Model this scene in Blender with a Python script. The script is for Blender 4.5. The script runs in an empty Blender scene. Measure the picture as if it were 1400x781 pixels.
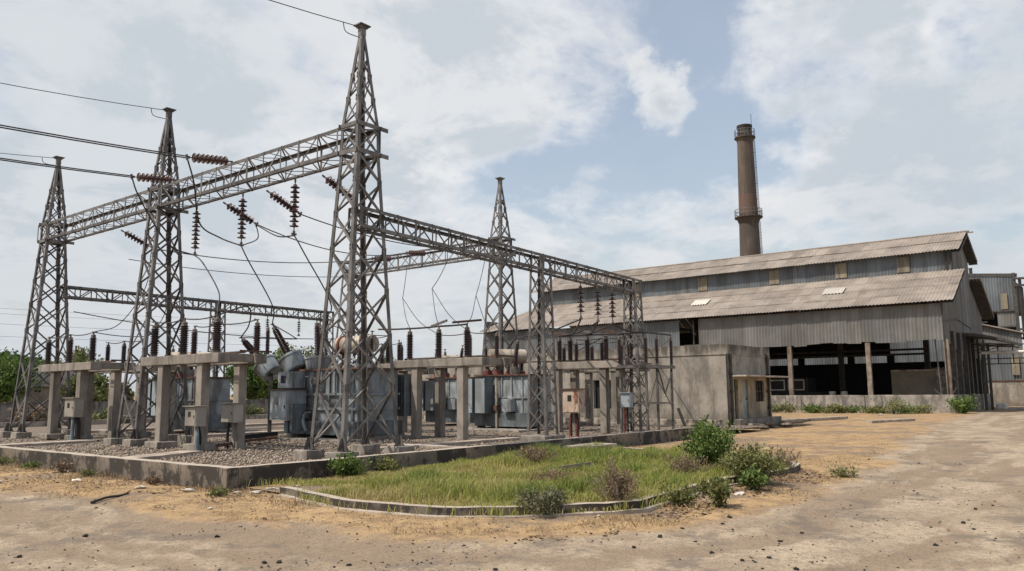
import bpy, bmesh, math, random
import numpy as np
from mathutils import Vector, Matrix, Quaternion, noise as mn
random.seed(7); rng = np.random.default_rng(7)
R = math.radians; PI = math.pi
scene = bpy.context.scene
col = scene.collection
UP = Vector((0, 0, 1))
# world axes: X runs along the right hand yard wall (away from the camera, right), Y along the left hand one. Origin = yard wall corner.

# ------------------------------------------------------------------ materials
def nn(nt, t, x=0, y=0, **kw):
    n = nt.nodes.new(t); n.location = (x, y)
    for k, v in kw.items(): setattr(n, k, v)
    return n

def mixc(nt, fac, a, b, blend='MIX'):
    n = nn(nt, 'ShaderNodeMix', data_type='RGBA', blend_type=blend)
    for sock, v in ((n.inputs[0], fac), (n.inputs[6], a), (n.inputs[7], b)):
        if isinstance(v, bpy.types.NodeSocket): nt.links.new(v, sock)
        elif isinstance(v, (int, float)): sock.default_value = v
        else: sock.default_value = (*v, 1)
    return n.outputs[2]

def ramp(nt, src, a, b, lo=0., hi=1.):
    n = nn(nt, 'ShaderNodeMapRange', clamp=True, interpolation_type='SMOOTHSTEP')
    nt.links.new(src, n.inputs[0])
    n.inputs[1].default_value = a; n.inputs[2].default_value = b
    n.inputs[3].default_value = lo; n.inputs[4].default_value = hi
    return n.outputs[0]

def noise(nt, vec, scale, detail=5, rough=.6, sx=(1, 1, 1), dist=0.):
    m = nn(nt, 'ShaderNodeMapping'); m.inputs['Scale'].default_value = sx
    nt.links.new(vec, m.inputs[0])
    n = nn(nt, 'ShaderNodeTexNoise'); n.inputs['Scale'].default_value = scale
    n.inputs['Detail'].default_value = detail; n.inputs['Roughness'].default_value = rough
    n.inputs['Distortion'].default_value = dist
    nt.links.new(m.outputs[0], n.inputs[0])
    return n.outputs[0]

def mul(nt, a, b, op='MULTIPLY'):
    n = nn(nt, 'ShaderNodeMath', operation=op)
    for s, v in ((n.inputs[0], a), (n.inputs[1], b)):
        if isinstance(v, bpy.types.NodeSocket): nt.links.new(v, s)
        else: s.default_value = v
    return n.outputs[0]

def base_mat(name):
    m = bpy.data.materials.new(name); m.use_nodes = True
    nt = m.node_tree; nt.nodes.clear()
    o = nn(nt, 'ShaderNodeOutputMaterial'); b = nn(nt, 'ShaderNodeBsdfPrincipled')
    nt.links.new(b.outputs[0], o.inputs[0])
    tc = nn(nt, 'ShaderNodeTexCoord'); oi = nn(nt, 'ShaderNodeObjectInfo')
    off = nn(nt, 'ShaderNodeVectorMath', operation='ADD')
    r = mul(nt, oi.outputs['Random'], 53.)
    nt.links.new(tc.outputs['Object'], off.inputs[0]); nt.links.new(r, off.inputs[1])
    return m, nt, b, off.outputs[0], oi.outputs['Random']

def pmat(name, c1, c2=None, scale=2.5, rough=.8, metal=0., stain=None, stain_amt=.6, stain_scale=1.5, streak=.25,
         lo=.46, hi=.6, rust=None, rust_lo=.6, rust_scale=4., bump=.15, bscale=30., tint=0., rand=.12, spec=.4, rough2=None):
    m, nt, b, vec, rnd = base_mat(name)
    c2 = c2 or tuple(x*.72 for x in c1)
    c = mixc(nt, ramp(nt, noise(nt, vec, scale, 6), .35, .65), c1, c2)
    if tint:
        at = nn(nt, 'ShaderNodeAttribute', attribute_name='tint')
        k = ramp(nt, at.outputs['Fac'], 0, 1, 1-tint, 1+tint)
        cx = nn(nt, 'ShaderNodeVectorMath', operation='SCALE')
        nt.links.new(c, cx.inputs[0]); nt.links.new(k, cx.inputs['Scale']); c = cx.outputs[0]
    if stain:
        f = ramp(nt, noise(nt, vec, stain_scale, 7, .65, (1, 1, streak)), lo, hi, 0, stain_amt)
        c = mixc(nt, f, c, stain)
    if rust:
        f = ramp(nt, noise(nt, vec, rust_scale, 6, .7, (1, 1, .5)), rust_lo, rust_lo+.1, 0, .85)
        c = mixc(nt, f, c, rust)
    if rand:
        k = ramp(nt, rnd, 0, 1, 1-rand, 1+rand)
        cx = nn(nt, 'ShaderNodeVectorMath', operation='SCALE')
        nt.links.new(c, cx.inputs[0]); nt.links.new(k, cx.inputs['Scale']); c = cx.outputs[0]
    nt.links.new(c, b.inputs['Base Color'])
    b.inputs['Metallic'].default_value = metal
    b.inputs['Specular IOR Level'].default_value = spec
    rr = ramp(nt, noise(nt, vec, scale*3, 4), .3, .7, rough, min(1, rough+.15) if rough2 is None else rough2)
    nt.links.new(rr, b.inputs['Roughness'])
    if bump:
        bp = nn(nt, 'ShaderNodeBump'); bp.inputs['Strength'].default_value = bump; bp.inputs['Distance'].default_value = .02
        nt.links.new(noise(nt, vec, bscale, 5, .7), bp.inputs['Height']); nt.links.new(bp.outputs[0], b.inputs['Normal'])
    return m

RUST = (.16, .06, .028)
M = {}
M['steel'] = pmat('weathered_steel', (.19, .178, .168), (.09, .083, .079), 1.7, .45, .45, rust=(.12, .07, .045), rust_lo=.58, rust_scale=6, bump=.05)
M['steel_far'] = pmat('weathered_steel_pale', (.19, .18, .175), (.125, .117, .112), 3, .6, .3, rust=(.15, .08, .05), rust_lo=.64, rust_scale=6, bump=.03)
M['dark_steel'] = pmat('dark_steel', (.07, .065, .06), (.04, .037, .035), 3, .6, .2, rust=RUST, rust_lo=.66)
M['rusty'] = pmat('rusty_steel', (.135, .072, .05), (.075, .042, .032), 5, .85, .1)
M['rust_pole'] = pmat('rust_stained_pole', (.23, .2, .165), (.155, .125, .10), 2, .85, .0, stain=(.09, .055, .04), stain_amt=.8, streak=.3)
M['concrete'] = pmat('frame_concrete', (.275, .247, .215), (.19, .17, .148), 1.6, .9, 0, stain=(.1, .088, .075), stain_amt=.7, stain_scale=2.6, streak=.2, lo=.47, hi=.64, bump=.3, bscale=25)
M['footing'] = pmat('footing_concrete', (.3, .27, .235), (.2, .18, .155), 3, .95, 0, stain=(.08, .07, .06), stain_amt=.6, stain_scale=3, streak=.6, bump=.4)
M['kerb'] = pmat('kerb_concrete', (.42, .37, .31), (.32, .275, .225), 2, .95, 0, stain=(.06, .052, .045), stain_amt=.9, stain_scale=2, streak=.6, lo=.44, hi=.56, bump=.4)
M['slab'] = pmat('slab_concrete', (.45, .39, .325), (.36, .305, .25), 2, .95, 0, stain=(.15, .12, .1), stain_amt=.5, bump=.3)
M['porcelain'] = pmat('brown_porcelain', (.048, .026, .026), (.028, .016, .0165), 3, .25, 0, bump=0, rand=.25, spec=.6)
M['disc'] = pmat('maroon_porcelain', (.075, .03, .027), (.045, .02, .019), 3, .38, 0, bump=0, rand=.2, spec=.6)
M['cap'] = pmat('insulator_cap_metal', (.2, .18, .165), (.12, .1, .09), 6, .55, .5, rust=RUST, rust_lo=.6)
M['wire'] = pmat('conductor_wire', (.06, .055, .055), None, 3, .5, .5, bump=0)
M['wire_light'] = pmat('aluminium_wire', (.2, .2, .2), None, 3, .5, .5, bump=0)
M['tank'] = pmat('transformer_paint', (.30, .34, .365), (.19, .215, .23), 2, .5, .1, stain=(.09, .08, .07), stain_amt=.7, stain_scale=2.5, streak=.15, rust=RUST, rust_lo=.67, bump=.05)
M['tank_blue'] = pmat('cabinet_paint', (.33, .39, .43), (.25, .295, .32), 2, .45, .05, stain=(.16, .13, .11), stain_amt=.5, streak=.2, rust=RUST, rust_lo=.68, bump=.04)
M['radiator'] = pmat('radiator_paint', (.165, .195, .215), (.105, .124, .136), 2, .5, .1, stain=(.05, .045, .04), stain_amt=.6, streak=.12)
M['cream'] = pmat('cream_paint', (.43, .38, .31), (.33, .285, .225), 2, .5, 0, stain=(.14, .11, .08), stain_amt=.7, streak=.3)
M['box'] = pmat('control_box_paint', (.33, .3, .26), (.27, .245, .21), 2, .5, .1, stain=(.12, .1, .08), stain_amt=.5, rust=RUST, rust_lo=.68)
M['red_box'] = pmat('rust_flaked_box', (.44, .36, .29), (.36, .28, .22), 3, .7, 0, rust=(.17, .05, .028), rust_lo=.49, rust_scale=3.5)
M['red'] = pmat('red_oxide', (.2, .05, .038), (.12, .035, .028), 4, .7)
M['blue_pipe'] = pmat('grey_blue_conduit', (.16, .21, .25), (.12, .15, .17), 3, .5)
M['black'] = pmat('black_rubber', (.015, .014, .014), None, 3, .7)
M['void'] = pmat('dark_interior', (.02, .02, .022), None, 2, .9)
M['clad'] = pmat('corrugated_wall_sheet', (.178, .18, .174), (.132, .135, .132), .5, .55, .2, stain=(.1, .085, .07), stain_amt=.6, stain_scale=.9, streak=.08, lo=.46, hi=.64, tint=.16, bump=.03, rand=0)
M['clad_blue'] = pmat('corrugated_blue_grey_sheet', (.15, .168, .182), (.11, .125, .137), .5, .55, .2, stain=(.08, .075, .07), stain_amt=.6, stain_scale=.8, streak=.08, tint=.14, bump=.03, rand=0)
M['clad_tan'] = pmat('faded_yellow_sheet', (.25, .215, .15), (.19, .165, .12), 1, .7, 0, stain=(.1, .09, .08), stain_amt=.75, streak=.1, stain_scale=3, bump=.03)
M['roof'] = pmat('asbestos_roof_sheet', (.305, .27, .234), (.24, .207, .178), .5, .9, 0, stain=(.15, .13, .115), stain_amt=.6, stain_scale=.8, streak=.5, lo=.47, hi=.66, tint=.10, bump=.1, bscale=8, rand=0)
M['skylight'] = pmat('pale_skylight_sheet', (.5, .47, .43), (.42, .39, .36), 1, .6, tint=.1)
M['hallwall'] = pmat('mottled_low_wall', (.30, .272, .24), (.2, .18, .16), 1.2, .95, 0, stain=(.05, .046, .043), stain_amt=.6, stain_scale=2.0, streak=.45, lo=.44, hi=.62, bump=.3)
M['white_stone'] = pmat('whitish_rubble', (.6, .56, .5), (.45, .41, .36), 4, .9)
M['coal'] = pmat('black_coal', (.03, .026, .024), (.016, .015, .015), 9, .9, bump=.4)
M['wood'] = pmat('grey_wood', (.16, .13, .1), (.09, .07, .055), 6, .9, bump=.4)
M['bark'] = pmat('tree_bark', (.13, .1, .075), (.07, .055, .04), 6, .95, bump=.5)

def plaster_mat(name, c1, c2, top, mold=(.075, .066, .056), patch=0.):
    m, nt, b, vec, rnd = base_mat(name)
    geo = nn(nt, 'ShaderNodeNewGeometry'); sep = nn(nt, 'ShaderNodeSeparateXYZ'); nt.links.new(geo.outputs['Position'], sep.inputs[0])
    P = geo.outputs['Position']; z = sep.outputs[2]
    c = mixc(nt, ramp(nt, noise(nt, P, .8, 7, .65), .35, .65), c1, c2)
    c = mixc(nt, ramp(nt, noise(nt, P, 1.2, 8, .7, (1, 1, .3)), .45, .6, 0, .7), c, tuple(x*.5 for x in c2))
    # mould runs down from the parapet, splash dirt climbs from the ground
    wob = mul(nt, noise(nt, P, 1.3, 7, .7, (1, 1, .18)), 1.6)
    topk = ramp(nt, mul(nt, z, wob, 'ADD'), top-.05, top+.4)
    brk = ramp(nt, noise(nt, P, 2.4, 6, .7, (1, 1, .35)), .36, .52)
    c = mixc(nt, mul(nt, mul(nt, topk, brk), .9), c, mold)
    low = ramp(nt, mul(nt, z, mul(nt, noise(nt, P, 1.7, 6, .7), -1.2), 'ADD'), -.55, .25, .75, 0)
    c = mixc(nt, low, c, (.12, .1, .082))
    sp = ramp(nt, noise(nt, P, 2.2, 7, .75), .53, .62, 0, .7)
    c = mixc(nt, sp, c, (.17, .15, .13))
    if patch:
        pk = ramp(nt, noise(nt, P, 1.5, 8, .72, (1, 1, .8)), .45, .53, 0, patch)
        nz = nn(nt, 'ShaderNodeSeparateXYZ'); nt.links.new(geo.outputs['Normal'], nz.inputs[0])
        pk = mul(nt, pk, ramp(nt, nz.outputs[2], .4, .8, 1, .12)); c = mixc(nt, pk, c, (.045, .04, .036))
        c = mixc(nt, ramp(nt, nz.outputs[2], .5, .9, 0, .7), c, (.47, .41, .34))  # sunlight put into the colour of upward faces, where mould is also thinner
    nt.links.new(c, b.inputs['Base Color']); b.inputs['Roughness'].default_value = .95; b.inputs['Specular IOR Level'].default_value = .2
    bp = nn(nt, 'ShaderNodeBump'); bp.inputs['Strength'].default_value = .3; bp.inputs['Distance'].default_value = .03
    nt.links.new(noise(nt, P, 9, 6, .7), bp.inputs['Height']); nt.links.new(bp.outputs[0], b.inputs['Normal'])
    return m
M['plaster'] = plaster_mat('stained_plaster', (.335, .303, .26), (.23, .21, .183), 4.05)
M['plaster_cream'] = plaster_mat('cream_plaster', (.42, .36, .265), (.33, .28, .205), 4.0)
M['backwall'] = plaster_mat('boundary_wall_plaster', (.34, .31, .27), (.26, .235, .205), 1.7)
M['yardwall'] = plaster_mat('yard_wall_concrete', (.33, .28, .225), (.23, .2, .165), 9., patch=.95)
M['bedkerb'] = plaster_mat('bed_kerb_concrete', (.27, .232, .19), (.19, .165, .138), 9., patch=.97)

def brick_mat():
    m, nt, b, vec, rnd = base_mat('sooty_brick')
    geo = nn(nt, 'ShaderNodeNewGeometry'); sep = nn(nt, 'ShaderNodeSeparateXYZ'); nt.links.new(geo.outputs['Position'], sep.inputs[0])
    P = geo.outputs['Position']; z = sep.outputs[2]
    c = mixc(nt, ramp(nt, noise(nt, P, .5, 6, .65, (1, 1, .35)), .42, .58), (.12, .092, .073), (.07, .057, .048))
    c = mixc(nt, ramp(nt, noise(nt, P, 1.0, 6, .6, (1, 1, .1)), .46, .58, 0, .75), c, (.062, .05, .043))
    w = nn(nt, 'ShaderNodeTexWave', wave_type='BANDS', bands_direction='Z'); w.inputs['Scale'].default_value = 1.3; w.inputs['Distortion'].default_value = 1.5
    nt.links.new(P, w.inputs[0])
    c = mixc(nt, ramp(nt, w.outputs['Fac'], .82, .97, 0, .7), c, (.06, .05, .042))
    band = mul(nt, ramp(nt, z, 25.9, 26.3), ramp(nt, z, 28.6, 28.9, 1, 0))
    c = mixc(nt, mul(nt, band, .6), c, (.13, .075, .058))
    nt.links.new(c, b.inputs['Base Color']); b.inputs['Roughness'].default_value = .95
    return m
M['brick'] = brick_mat()

def foliage_mat(name, cols, trans=.25):
    m, nt, b, vec, rnd = base_mat(name)
    at = nn(nt, 'ShaderNodeAttribute', attribute_name='tint')
    cr = nn(nt, 'ShaderNodeValToRGB'); e = cr.color_ramp.elements
    e[0].position = 0; e[0].color = (*cols[0], 1); e[1].position = 1; e[1].color = (*cols[-1], 1)
    for i, c in enumerate(cols[1:-1]):
        x = e.new((i+1)/(len(cols)-1)); x.color = (*c, 1)
    nt.links.new(at.outputs['Fac'], cr.inputs[0])
    nt.links.new(cr.outputs[0], b.inputs['Base Color']); b.inputs['Roughness'].default_value = .65
    b.inputs['Specular IOR Level'].default_value = .25
    if trans:
        tr = nn(nt, 'ShaderNodeBsdfTranslucent'); nt.links.new(cr.outputs[0], tr.inputs[0])
        mx = nn(nt, 'ShaderNodeMixShader'); mx.inputs[0].default_value = trans
        nt.links.new(b.outputs[0], mx.inputs[1]); nt.links.new(tr.outputs[0], mx.inputs[2])
        out = [n for n in nt.nodes if n.type == 'OUTPUT_MATERIAL'][0]
        nt.links.new(mx.outputs[0], out.inputs[0])
    return m
M['grass'] = foliage_mat('grass_blades', [(.09, .14, .028), (.20, .25, .05), (.31, .315, .085), (.34, .31, .12), (.44, .35, .18)], .4)
M['straw'] = foliage_mat('dry_straw', [(.10, .068, .04), (.22, .15, .08), (.42, .31, .165), (.18, .165, .07)], .15)
M['leaf_bright'] = foliage_mat('bright_leaves', [(.035, .065, .016), (.085, .14, .032), (.155, .215, .055), (.23, .28, .09)], .3)
M['leaf_olive'] = foliage_mat('olive_leaves', [(.06, .08, .028), (.13, .15, .05), (.20, .21, .075), (.26, .23, .11)], .25)
M['leaf_dry'] = foliage_mat('dry_twigs', [(.10, .065, .045), (.19, .13, .085), (.26, .19, .12), (.14, .14, .06)], .1)
M['leaf_grey'] = foliage_mat('grey_green_leaves', [(.05, .06, .03), (.11, .12, .065), (.18, .18, .105), (.22, .2, .13)], .2)
M['leaf_tree'] = foliage_mat('tree_leaves', [(.03, .06, .015), (.07, .125, .028), (.115, .17, .04), (.17, .22, .06)], .25)
M['leaf_tree_pale'] = foliage_mat('pale_tree_leaves', [(.045, .06, .022), (.09, .115, .04), (.14, .16, .06), (.19, .19, .09)], .25)

def ground_mat():
    m, nt, b, vec, rnd = base_mat('dusty_ground')
    geo = nn(nt, 'ShaderNodeNewGeometry'); P = geo.outputs['Position']
    a = nn(nt, 'ShaderNodeAttribute', attribute_name='road'); road = a.outputs['Fac']
    t = nn(nt, 'ShaderNodeAttribute', attribute_name='track'); track = t.outputs['Fac']
    rc = mixc(nt, ramp(nt, noise(nt, P, .55, 7, .62), .42, .58), (.43, .35, .254), (.33, .262, .188))
    rc = mixc(nt, ramp(nt, track, .46, .62, 0, .75), rc, (.24, .178, .122))
    rc = mixc(nt, ramp(nt, noise(nt, P, .9, 8, .72), .52, .62, 0, .72), rc, (.15, .13, .108))
    rc = mixc(nt, ramp(nt, noise(nt, P, 9, 7, .78), .47, .6, 0, .6), rc, (.205, .168, .13))
    sc_ = mixc(nt, ramp(nt, noise(nt, P, .7, 7, .65), .35, .65), (.45, .31, .165), (.345, .24, .13))
    sc_ = mixc(nt, ramp(nt, noise(nt, P, 2.2, 8, .75), .46, .58, 0, .75), sc_, (.215, .145, .085))
    sc_ = mixc(nt, ramp(nt, noise(nt, P, .35, 7, .68, dist=.4), .5, .6, 0, .75), sc_, (.19, .155, .125))
    edge = mul(nt, road, mul(nt, mul(nt, noise(nt, P, 1.6, 7, .7), -.5, 'ADD'), .9), 'ADD')
    c = mixc(nt, ramp(nt, edge, .32, .68), sc_, rc)
    c = mixc(nt, ramp(nt, noise(nt, P, 30, 5, .75), .53, .62, 0, .65), c, (.10, .08, .064))
    c = mixc(nt, ramp(nt, noise(nt, P, 75, 3, .7), .56, .66, 0, .7), c, (.075, .06, .05))
    nt.links.new(c, b.inputs['Base Color']); b.inputs['Roughness'].default_value = .97; b.inputs['Specular IOR Level'].default_value = .15
    h = mul(nt, noise(nt, P, 6, 8, .7), mul(nt, noise(nt, P, 40, 4, .75), .35), 'ADD')
    bp = nn(nt, 'ShaderNodeBump'); bp.inputs['Strength'].default_value = .7; bp.inputs['Distance'].default_value = .05
    nt.links.new(h, bp.inputs['Height']); nt.links.new(bp.outputs[0], b.inputs['Normal'])
    return m
M['ground'] = ground_mat()

def gravel_mat():
    m, nt, b, vec, rnd = base_mat('grey_brown_gravel')
    geo = nn(nt, 'ShaderNodeNewGeometry'); P = geo.outputs['Position']
    v = nn(nt, 'ShaderNodeTexVoronoi'); v.inputs['Scale'].default_value = 26; nt.links.new(P, v.inputs['Vector'])
    hs = nn(nt, 'ShaderNodeSeparateColor'); nt.links.new(v.outputs['Color'], hs.inputs[0])
    c = mixc(nt, hs.outputs[0], (.30, .245, .19), (.13, .103, .082))
    c = mixc(nt, ramp(nt, noise(nt, P, .6, 6, .65), .45, .7, 0, .6), c, (.27, .2, .13))
    c = mixc(nt, ramp(nt, v.outputs['Distance'], .3, .75, 0, .6), c, (.06, .05, .043))
    nt.links.new(c, b.inputs['Base Color']); b.inputs['Roughness'].default_value = .95
    bp = nn(nt, 'ShaderNodeBump', invert=True); bp.inputs['Strength'].default_value = .8; bp.inputs['Distance'].default_value = .04
    nt.links.new(v.outputs['Distance'], bp.inputs['Height']); nt.links.new(bp.outputs[0], b.inputs['Normal'])
    return m
M['gravel'] = gravel_mat()
M['grit'] = foliage_mat('road_grit', [(.03, .026, .022), (.08, .066, .055), (.2, .165, .135), (.42, .36, .3)], 0)
M['litter'] = foliage_mat('leaf_litter', [(.05, .035, .025), (.13, .08, .045), (.24, .15, .08), (.36, .27, .17)], 0)
M['pebble'] = foliage_mat('pebbles', [(.09, .074, .06), (.17, .137, .108), (.26, .21, .162), (.38, .315, .25)], 0)

# ------------------------------------------------------------------ mesh builder
class MB:
    def __init__(s): s.v = []; s.f = []; s.t = []; s.tint = 0.5
    def add(s, vs, fs):
        o = len(s.v); s.v += [tuple(p) for p in vs]; s.f += [tuple(i+o for i in f) for f in fs]; s.t += [s.tint]*len(fs)
        return s
    def box(s, c, d, rz=0., rot=None):
        hx, hy, hz = d[0]/2, d[1]/2, d[2]/2
        P = [Vector((x, y, z)) for x in (-hx, hx) for y in (-hy, hy) for z in (-hz, hz)]
        m = rot if rot is not None else Matrix.Rotation(rz, 3, 'Z')
        return s.add([m @ p + Vector(c) for p in P], [(0, 1, 3, 2), (4, 6, 7, 5), (0, 4, 5, 1), (2, 3, 7, 6), (0, 2, 6, 4), (1, 5, 7, 3)])
    def b2(s, a, b):
        return s.box([(x+y)/2 for x, y in zip(a, b)], [abs(y-x) for x, y in zip(a, b)])
    def frame(s, p, q, side):
        p = Vector(p); q = Vector(q); d = (q-p).normalized()
        a = Vector(side) - d*d.dot(Vector(side))
        if a.length < 1e-4: a = d.orthogonal()
        a.normalize(); return p, q, d, a, d.cross(a)
    def bar(s, p, q, w, h, side=(0, 0, 1)):
        p, q, d, a, b = s.frame(p, q, side)
        P = [x + a*(i*w/2) + b*(j*h/2) for x in (p, q) for i, j in ((-1, -1), (1, -1), (1, 1), (-1, 1))]
        return s.add(P, [(0, 3, 2, 1), (4, 5, 6, 7), (0, 1, 5, 4), (1, 2, 6, 5), (2, 3, 7, 6), (3, 0, 4, 7)])
    def angle(s, p, q, w, t, a, b):
        # an L section whose two legs run along a and b from the line p-q
        p = Vector(p); q = Vector(q); d = (q-p).normalized()
        a = Vector(a); a = (a - d*d.dot(a)).normalized(); b = Vector(b); b = (b - d*d.dot(b)); b = (b - a*a.dot(b)).normalized()
        sec = [Vector((0, 0)), Vector((w, 0)), Vector((w, t)), Vector((t, t)), Vector((t, w)), Vector((0, w))]
        P = [x + a*k.x + b*k.y for x in (p, q) for k in sec]
        n = 6
        fs = [(i, (i+1) % n, n+(i+1) % n, n+i) for i in range(n)] + [(0, 5, 4, 3), (0, 3, 2, 1), (6, 7, 8, 9), (6, 9, 10, 11)]
        return s.add(P, fs)
    def tube(s, pts, r, n=8, cap=True):
        pts = [Vector(p) for p in pts]; o = len(s.v); k = len(pts)
        rs = r if isinstance(r, (list, tuple)) else [r]*k
        d0 = (pts[1]-pts[0]).normalized(); a = d0.orthogonal().normalized(); vs = []
        for i, p in enumerate(pts):
            d = (pts[min(i+1, k-1)]-pts[max(i-1, 0)]).normalized()
            a = (a - d*d.dot(a)).normalized(); b = d.cross(a)
            vs += [p + (a*math.cos(2*PI*j/n)+b*math.sin(2*PI*j/n))*rs[i] for j in range(n)]
        fs = [(i*n+j, i*n+(j+1) % n, (i+1)*n+(j+1) % n, (i+1)*n+j) for i in range(k-1) for j in range(n)]
        if cap: fs += [tuple(reversed(range(n))), tuple((k-1)*n+j for j in range(n))]
        return s.add(vs, fs)
    def lathe(s, prof, n=14, o=(0, 0, 0), axis=(0, 0, 1)):
        q = Vector((0, 0, 1)).rotation_difference(Vector(axis).normalized()); o = Vector(o)
        vs = []; k = len(prof)
        for r, z in prof:
            vs += [o + q @ Vector((r*math.cos(2*PI*j/n), r*math.sin(2*PI*j/n), z)) for j in range(n)]
        fs = [(i*n+j, i*n+(j+1) % n, (i+1)*n+(j+1) % n, (i+1)*n+j) for i in range(k-1) for j in range(n)]
        fs += [tuple(reversed(range(n))), tuple((k-1)*n+j for j in range(n))]
        return s.add(vs, fs)
    def build(s, name, mat, parent=None, loc=None, smooth=False, tint=False, bevel=0., recalc=False):
        me = bpy.data.meshes.new(name); me.from_pydata(s.v, [], s.f)
        if recalc or bevel:
            bm = bmesh.new(); bm.from_mesh(me)
            bmesh.ops.recalc_face_normals(bm, faces=bm.faces)
            if bevel:
                es = [e for e in bm.edges if len(e.link_faces) == 2 and e.calc_face_angle(0) > .6]
                bmesh.ops.bevel(bm, geom=es, offset=bevel, segments=2, affect='EDGES', profile=.6)
            bm.to_mesh(me); bm.free()
        elif tint:
            at = me.attributes.new('tint', 'FLOAT', 'FACE'); at.data.foreach_set('value', np.array(s.t, np.float32))
        me.materials.append(M[mat] if isinstance(mat, str) else mat)
        if smooth:
            me.polygons.foreach_set('use_smooth', [True]*len(me.polygons)); me.update()
            try: me.set_sharp_from_angle(angle=R(40))
            except Exception: pass
        o = bpy.data.objects.new(name, me); col.objects.link(o)
        if parent: o.parent = parent
        if loc is not None: o.location = loc
        return o

def rough(o, amp=.012, cuts=.25, sc=2.5):
    # weather a concrete block: subdivide and push the surface about a little
    bm = bmesh.new(); bm.from_mesh(o.data)
    for _ in range(12):
        es = [e for e in bm.edges if e.calc_length() > cuts*1.6]
        if not es: break
        bmesh.ops.subdivide_edges(bm, edges=es, cuts=1, use_grid_fill=True)
    bm.normal_update()
    for v in bm.verts:
        n = mn.noise_vector(v.co*sc) + mn.noise_vector(v.co*sc*4)*.5
        v.co += n*amp
    bm.to_mesh(o.data); bm.free(); return o

def thing(name, label, cat, loc=(0, 0, 0), rz=0., group=None):
    o = bpy.data.objects.new(name, None); col.objects.link(o)
    o.empty_display_size = .2; o.location = loc; o.rotation_euler = (0, 0, rz)
    o['label'] = label; o['category'] = cat
    if group: o['group'] = group
    return o
def tag(o, label, cat, group=None):
    o['label'] = label; o['category'] = cat
    if group: o['group'] = group
    return o
def struct(o, kind='structure'):
    o['kind'] = kind; return o
def dup(src, label, loc=None, rz=None, group=None):
    r = src.copy(); col.objects.link(r); r['label'] = label
    if loc is not None: r.location = loc
    if rz is not None: r.rotation_euler = (0, 0, rz)
    if group: r['group'] = group
    for ch in list(src.children):
        c = ch.copy(); col.objects.link(c); c.parent = r
        for g in list(ch.children):
            d = g.copy(); col.objects.link(d); d.parent = c
    return r
def arc(p, q, sag, n=14):
    p = Vector(p); q = Vector(q)
    return [p.lerp(q, i/n) - UP*(sag*4*(i/n)*(1-i/n)) for i in range(n+1)]
def spline(pts, n=8):
    P = [Vector(p) for p in pts]; P = [P[0]*2-P[1]]+P+[P[-1]*2-P[-2]]; out = []
    for i in range(1, len(P)-2):
        for k in range(n):
            t = k/n; a, b, c, d = P[i-1:i+3]
            out.append(.5*((2*b)+(c-a)*t+(2*a-5*b+4*c-d)*t*t+(3*b-a-3*c+d)*t**3))
    out.append(P[-2]); return out
ORD = ['first', 'second', 'third', 'fourth', 'fifth', 'sixth', 'seventh', 'eighth']

# ------------------------------------------------------------------ camera, sun, sky
CAM = Vector((-8.183, -13.025, 1.7)); YAW = .8975
cam = bpy.data.cameras.new('camera'); co = bpy.data.objects.new('camera', cam); col.objects.link(co)
cam.sensor_width = 36; cam.lens = 1096.89/1400*36; cam.clip_end = 6000; cam.clip_start = .1
co.matrix_world = Matrix.Translation(CAM) @ Matrix.Rotation(-YAW, 4, 'Z') @ Matrix.Rotation(PI/2+.132, 4, 'X') @ Matrix.Rotation(-.0081, 4, 'Z')
scene.camera = co
SEL, SAZ = R(57), math.atan2(.42, -.80)
sdir = Vector((math.cos(SAZ)*math.cos(SEL), math.sin(SAZ)*math.cos(SEL), math.sin(SEL)))
sl = bpy.data.lights.new('sun', 'SUN'); sl.energy = 5.0; sl.angle = R(.7); sl.color = (1, .90, .77)
so = bpy.data.objects.new('sun', sl); col.objects.link(so); so.rotation_euler = sdir.to_track_quat('Z', 'Y').to_euler()

w = bpy.data.worlds.new('World'); scene.world = w; w.use_nodes = True
nt = w.node_tree; nt.nodes.clear()
wo = nn(nt, 'ShaderNodeOutputWorld')
sky = nn(nt, 'ShaderNodeTexSky', sky_type='NISHITA'); sky.sun_disc = False
sky.sun_elevation = SEL; sky.sun_rotation = PI/2 - SAZ; sky.air_density = 1.3; sky.dust_density = 2.5; sky.ozone_density = 1.5
bs = nn(nt, 'ShaderNodeBackground'); bs.inputs[1].default_value = .145; nt.links.new(sky.outputs[0], bs.inputs[0])
tc = nn(nt, 'ShaderNodeTexCoord'); D = tc.outputs['Generated']
sep = nn(nt, 'ShaderNodeSeparateXYZ'); nt.links.new(D, sep.inputs[0]); dz = sep.outputs[2]
# cloud deck: directions are projected onto a high layer, so clouds flatten towards the horizon
den = mul(nt, mul(nt, dz, 0., 'MAXIMUM'), .28, 'ADD')
pv = nn(nt, 'ShaderNodeVectorMath', operation='DIVIDE'); cb = nn(nt, 'ShaderNodeCombineXYZ')
for i in range(3): nt.links.new(den, cb.inputs[i])
nt.links.new(D, pv.inputs[0]); nt.links.new(cb.outputs[0], pv.inputs[1])
pl = nn(nt, 'ShaderNodeVectorMath', operation='MULTIPLY'); pl.inputs[1].default_value = (1, 1, .35); nt.links.new(pv.outputs[0], pl.inputs[0]); PV = pl.outputs[0]
big = noise(nt, PV, 1.8, 9, .58, dist=.3)
fine = noise(nt, PV, 4.8, 9, .6, dist=.25)
def viewdir(px, py):
    x = (px-700)/1096.89; y = (390.5-py)/1096.89; T = .132
    f = math.cos(T)-y*math.sin(T); z = math.sin(T)+y*math.cos(T)
    v = Vector((x*math.cos(YAW)+f*math.sin(YAW), -x*math.sin(YAW)+f*math.cos(YAW), z)); return v.normalized()
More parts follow.
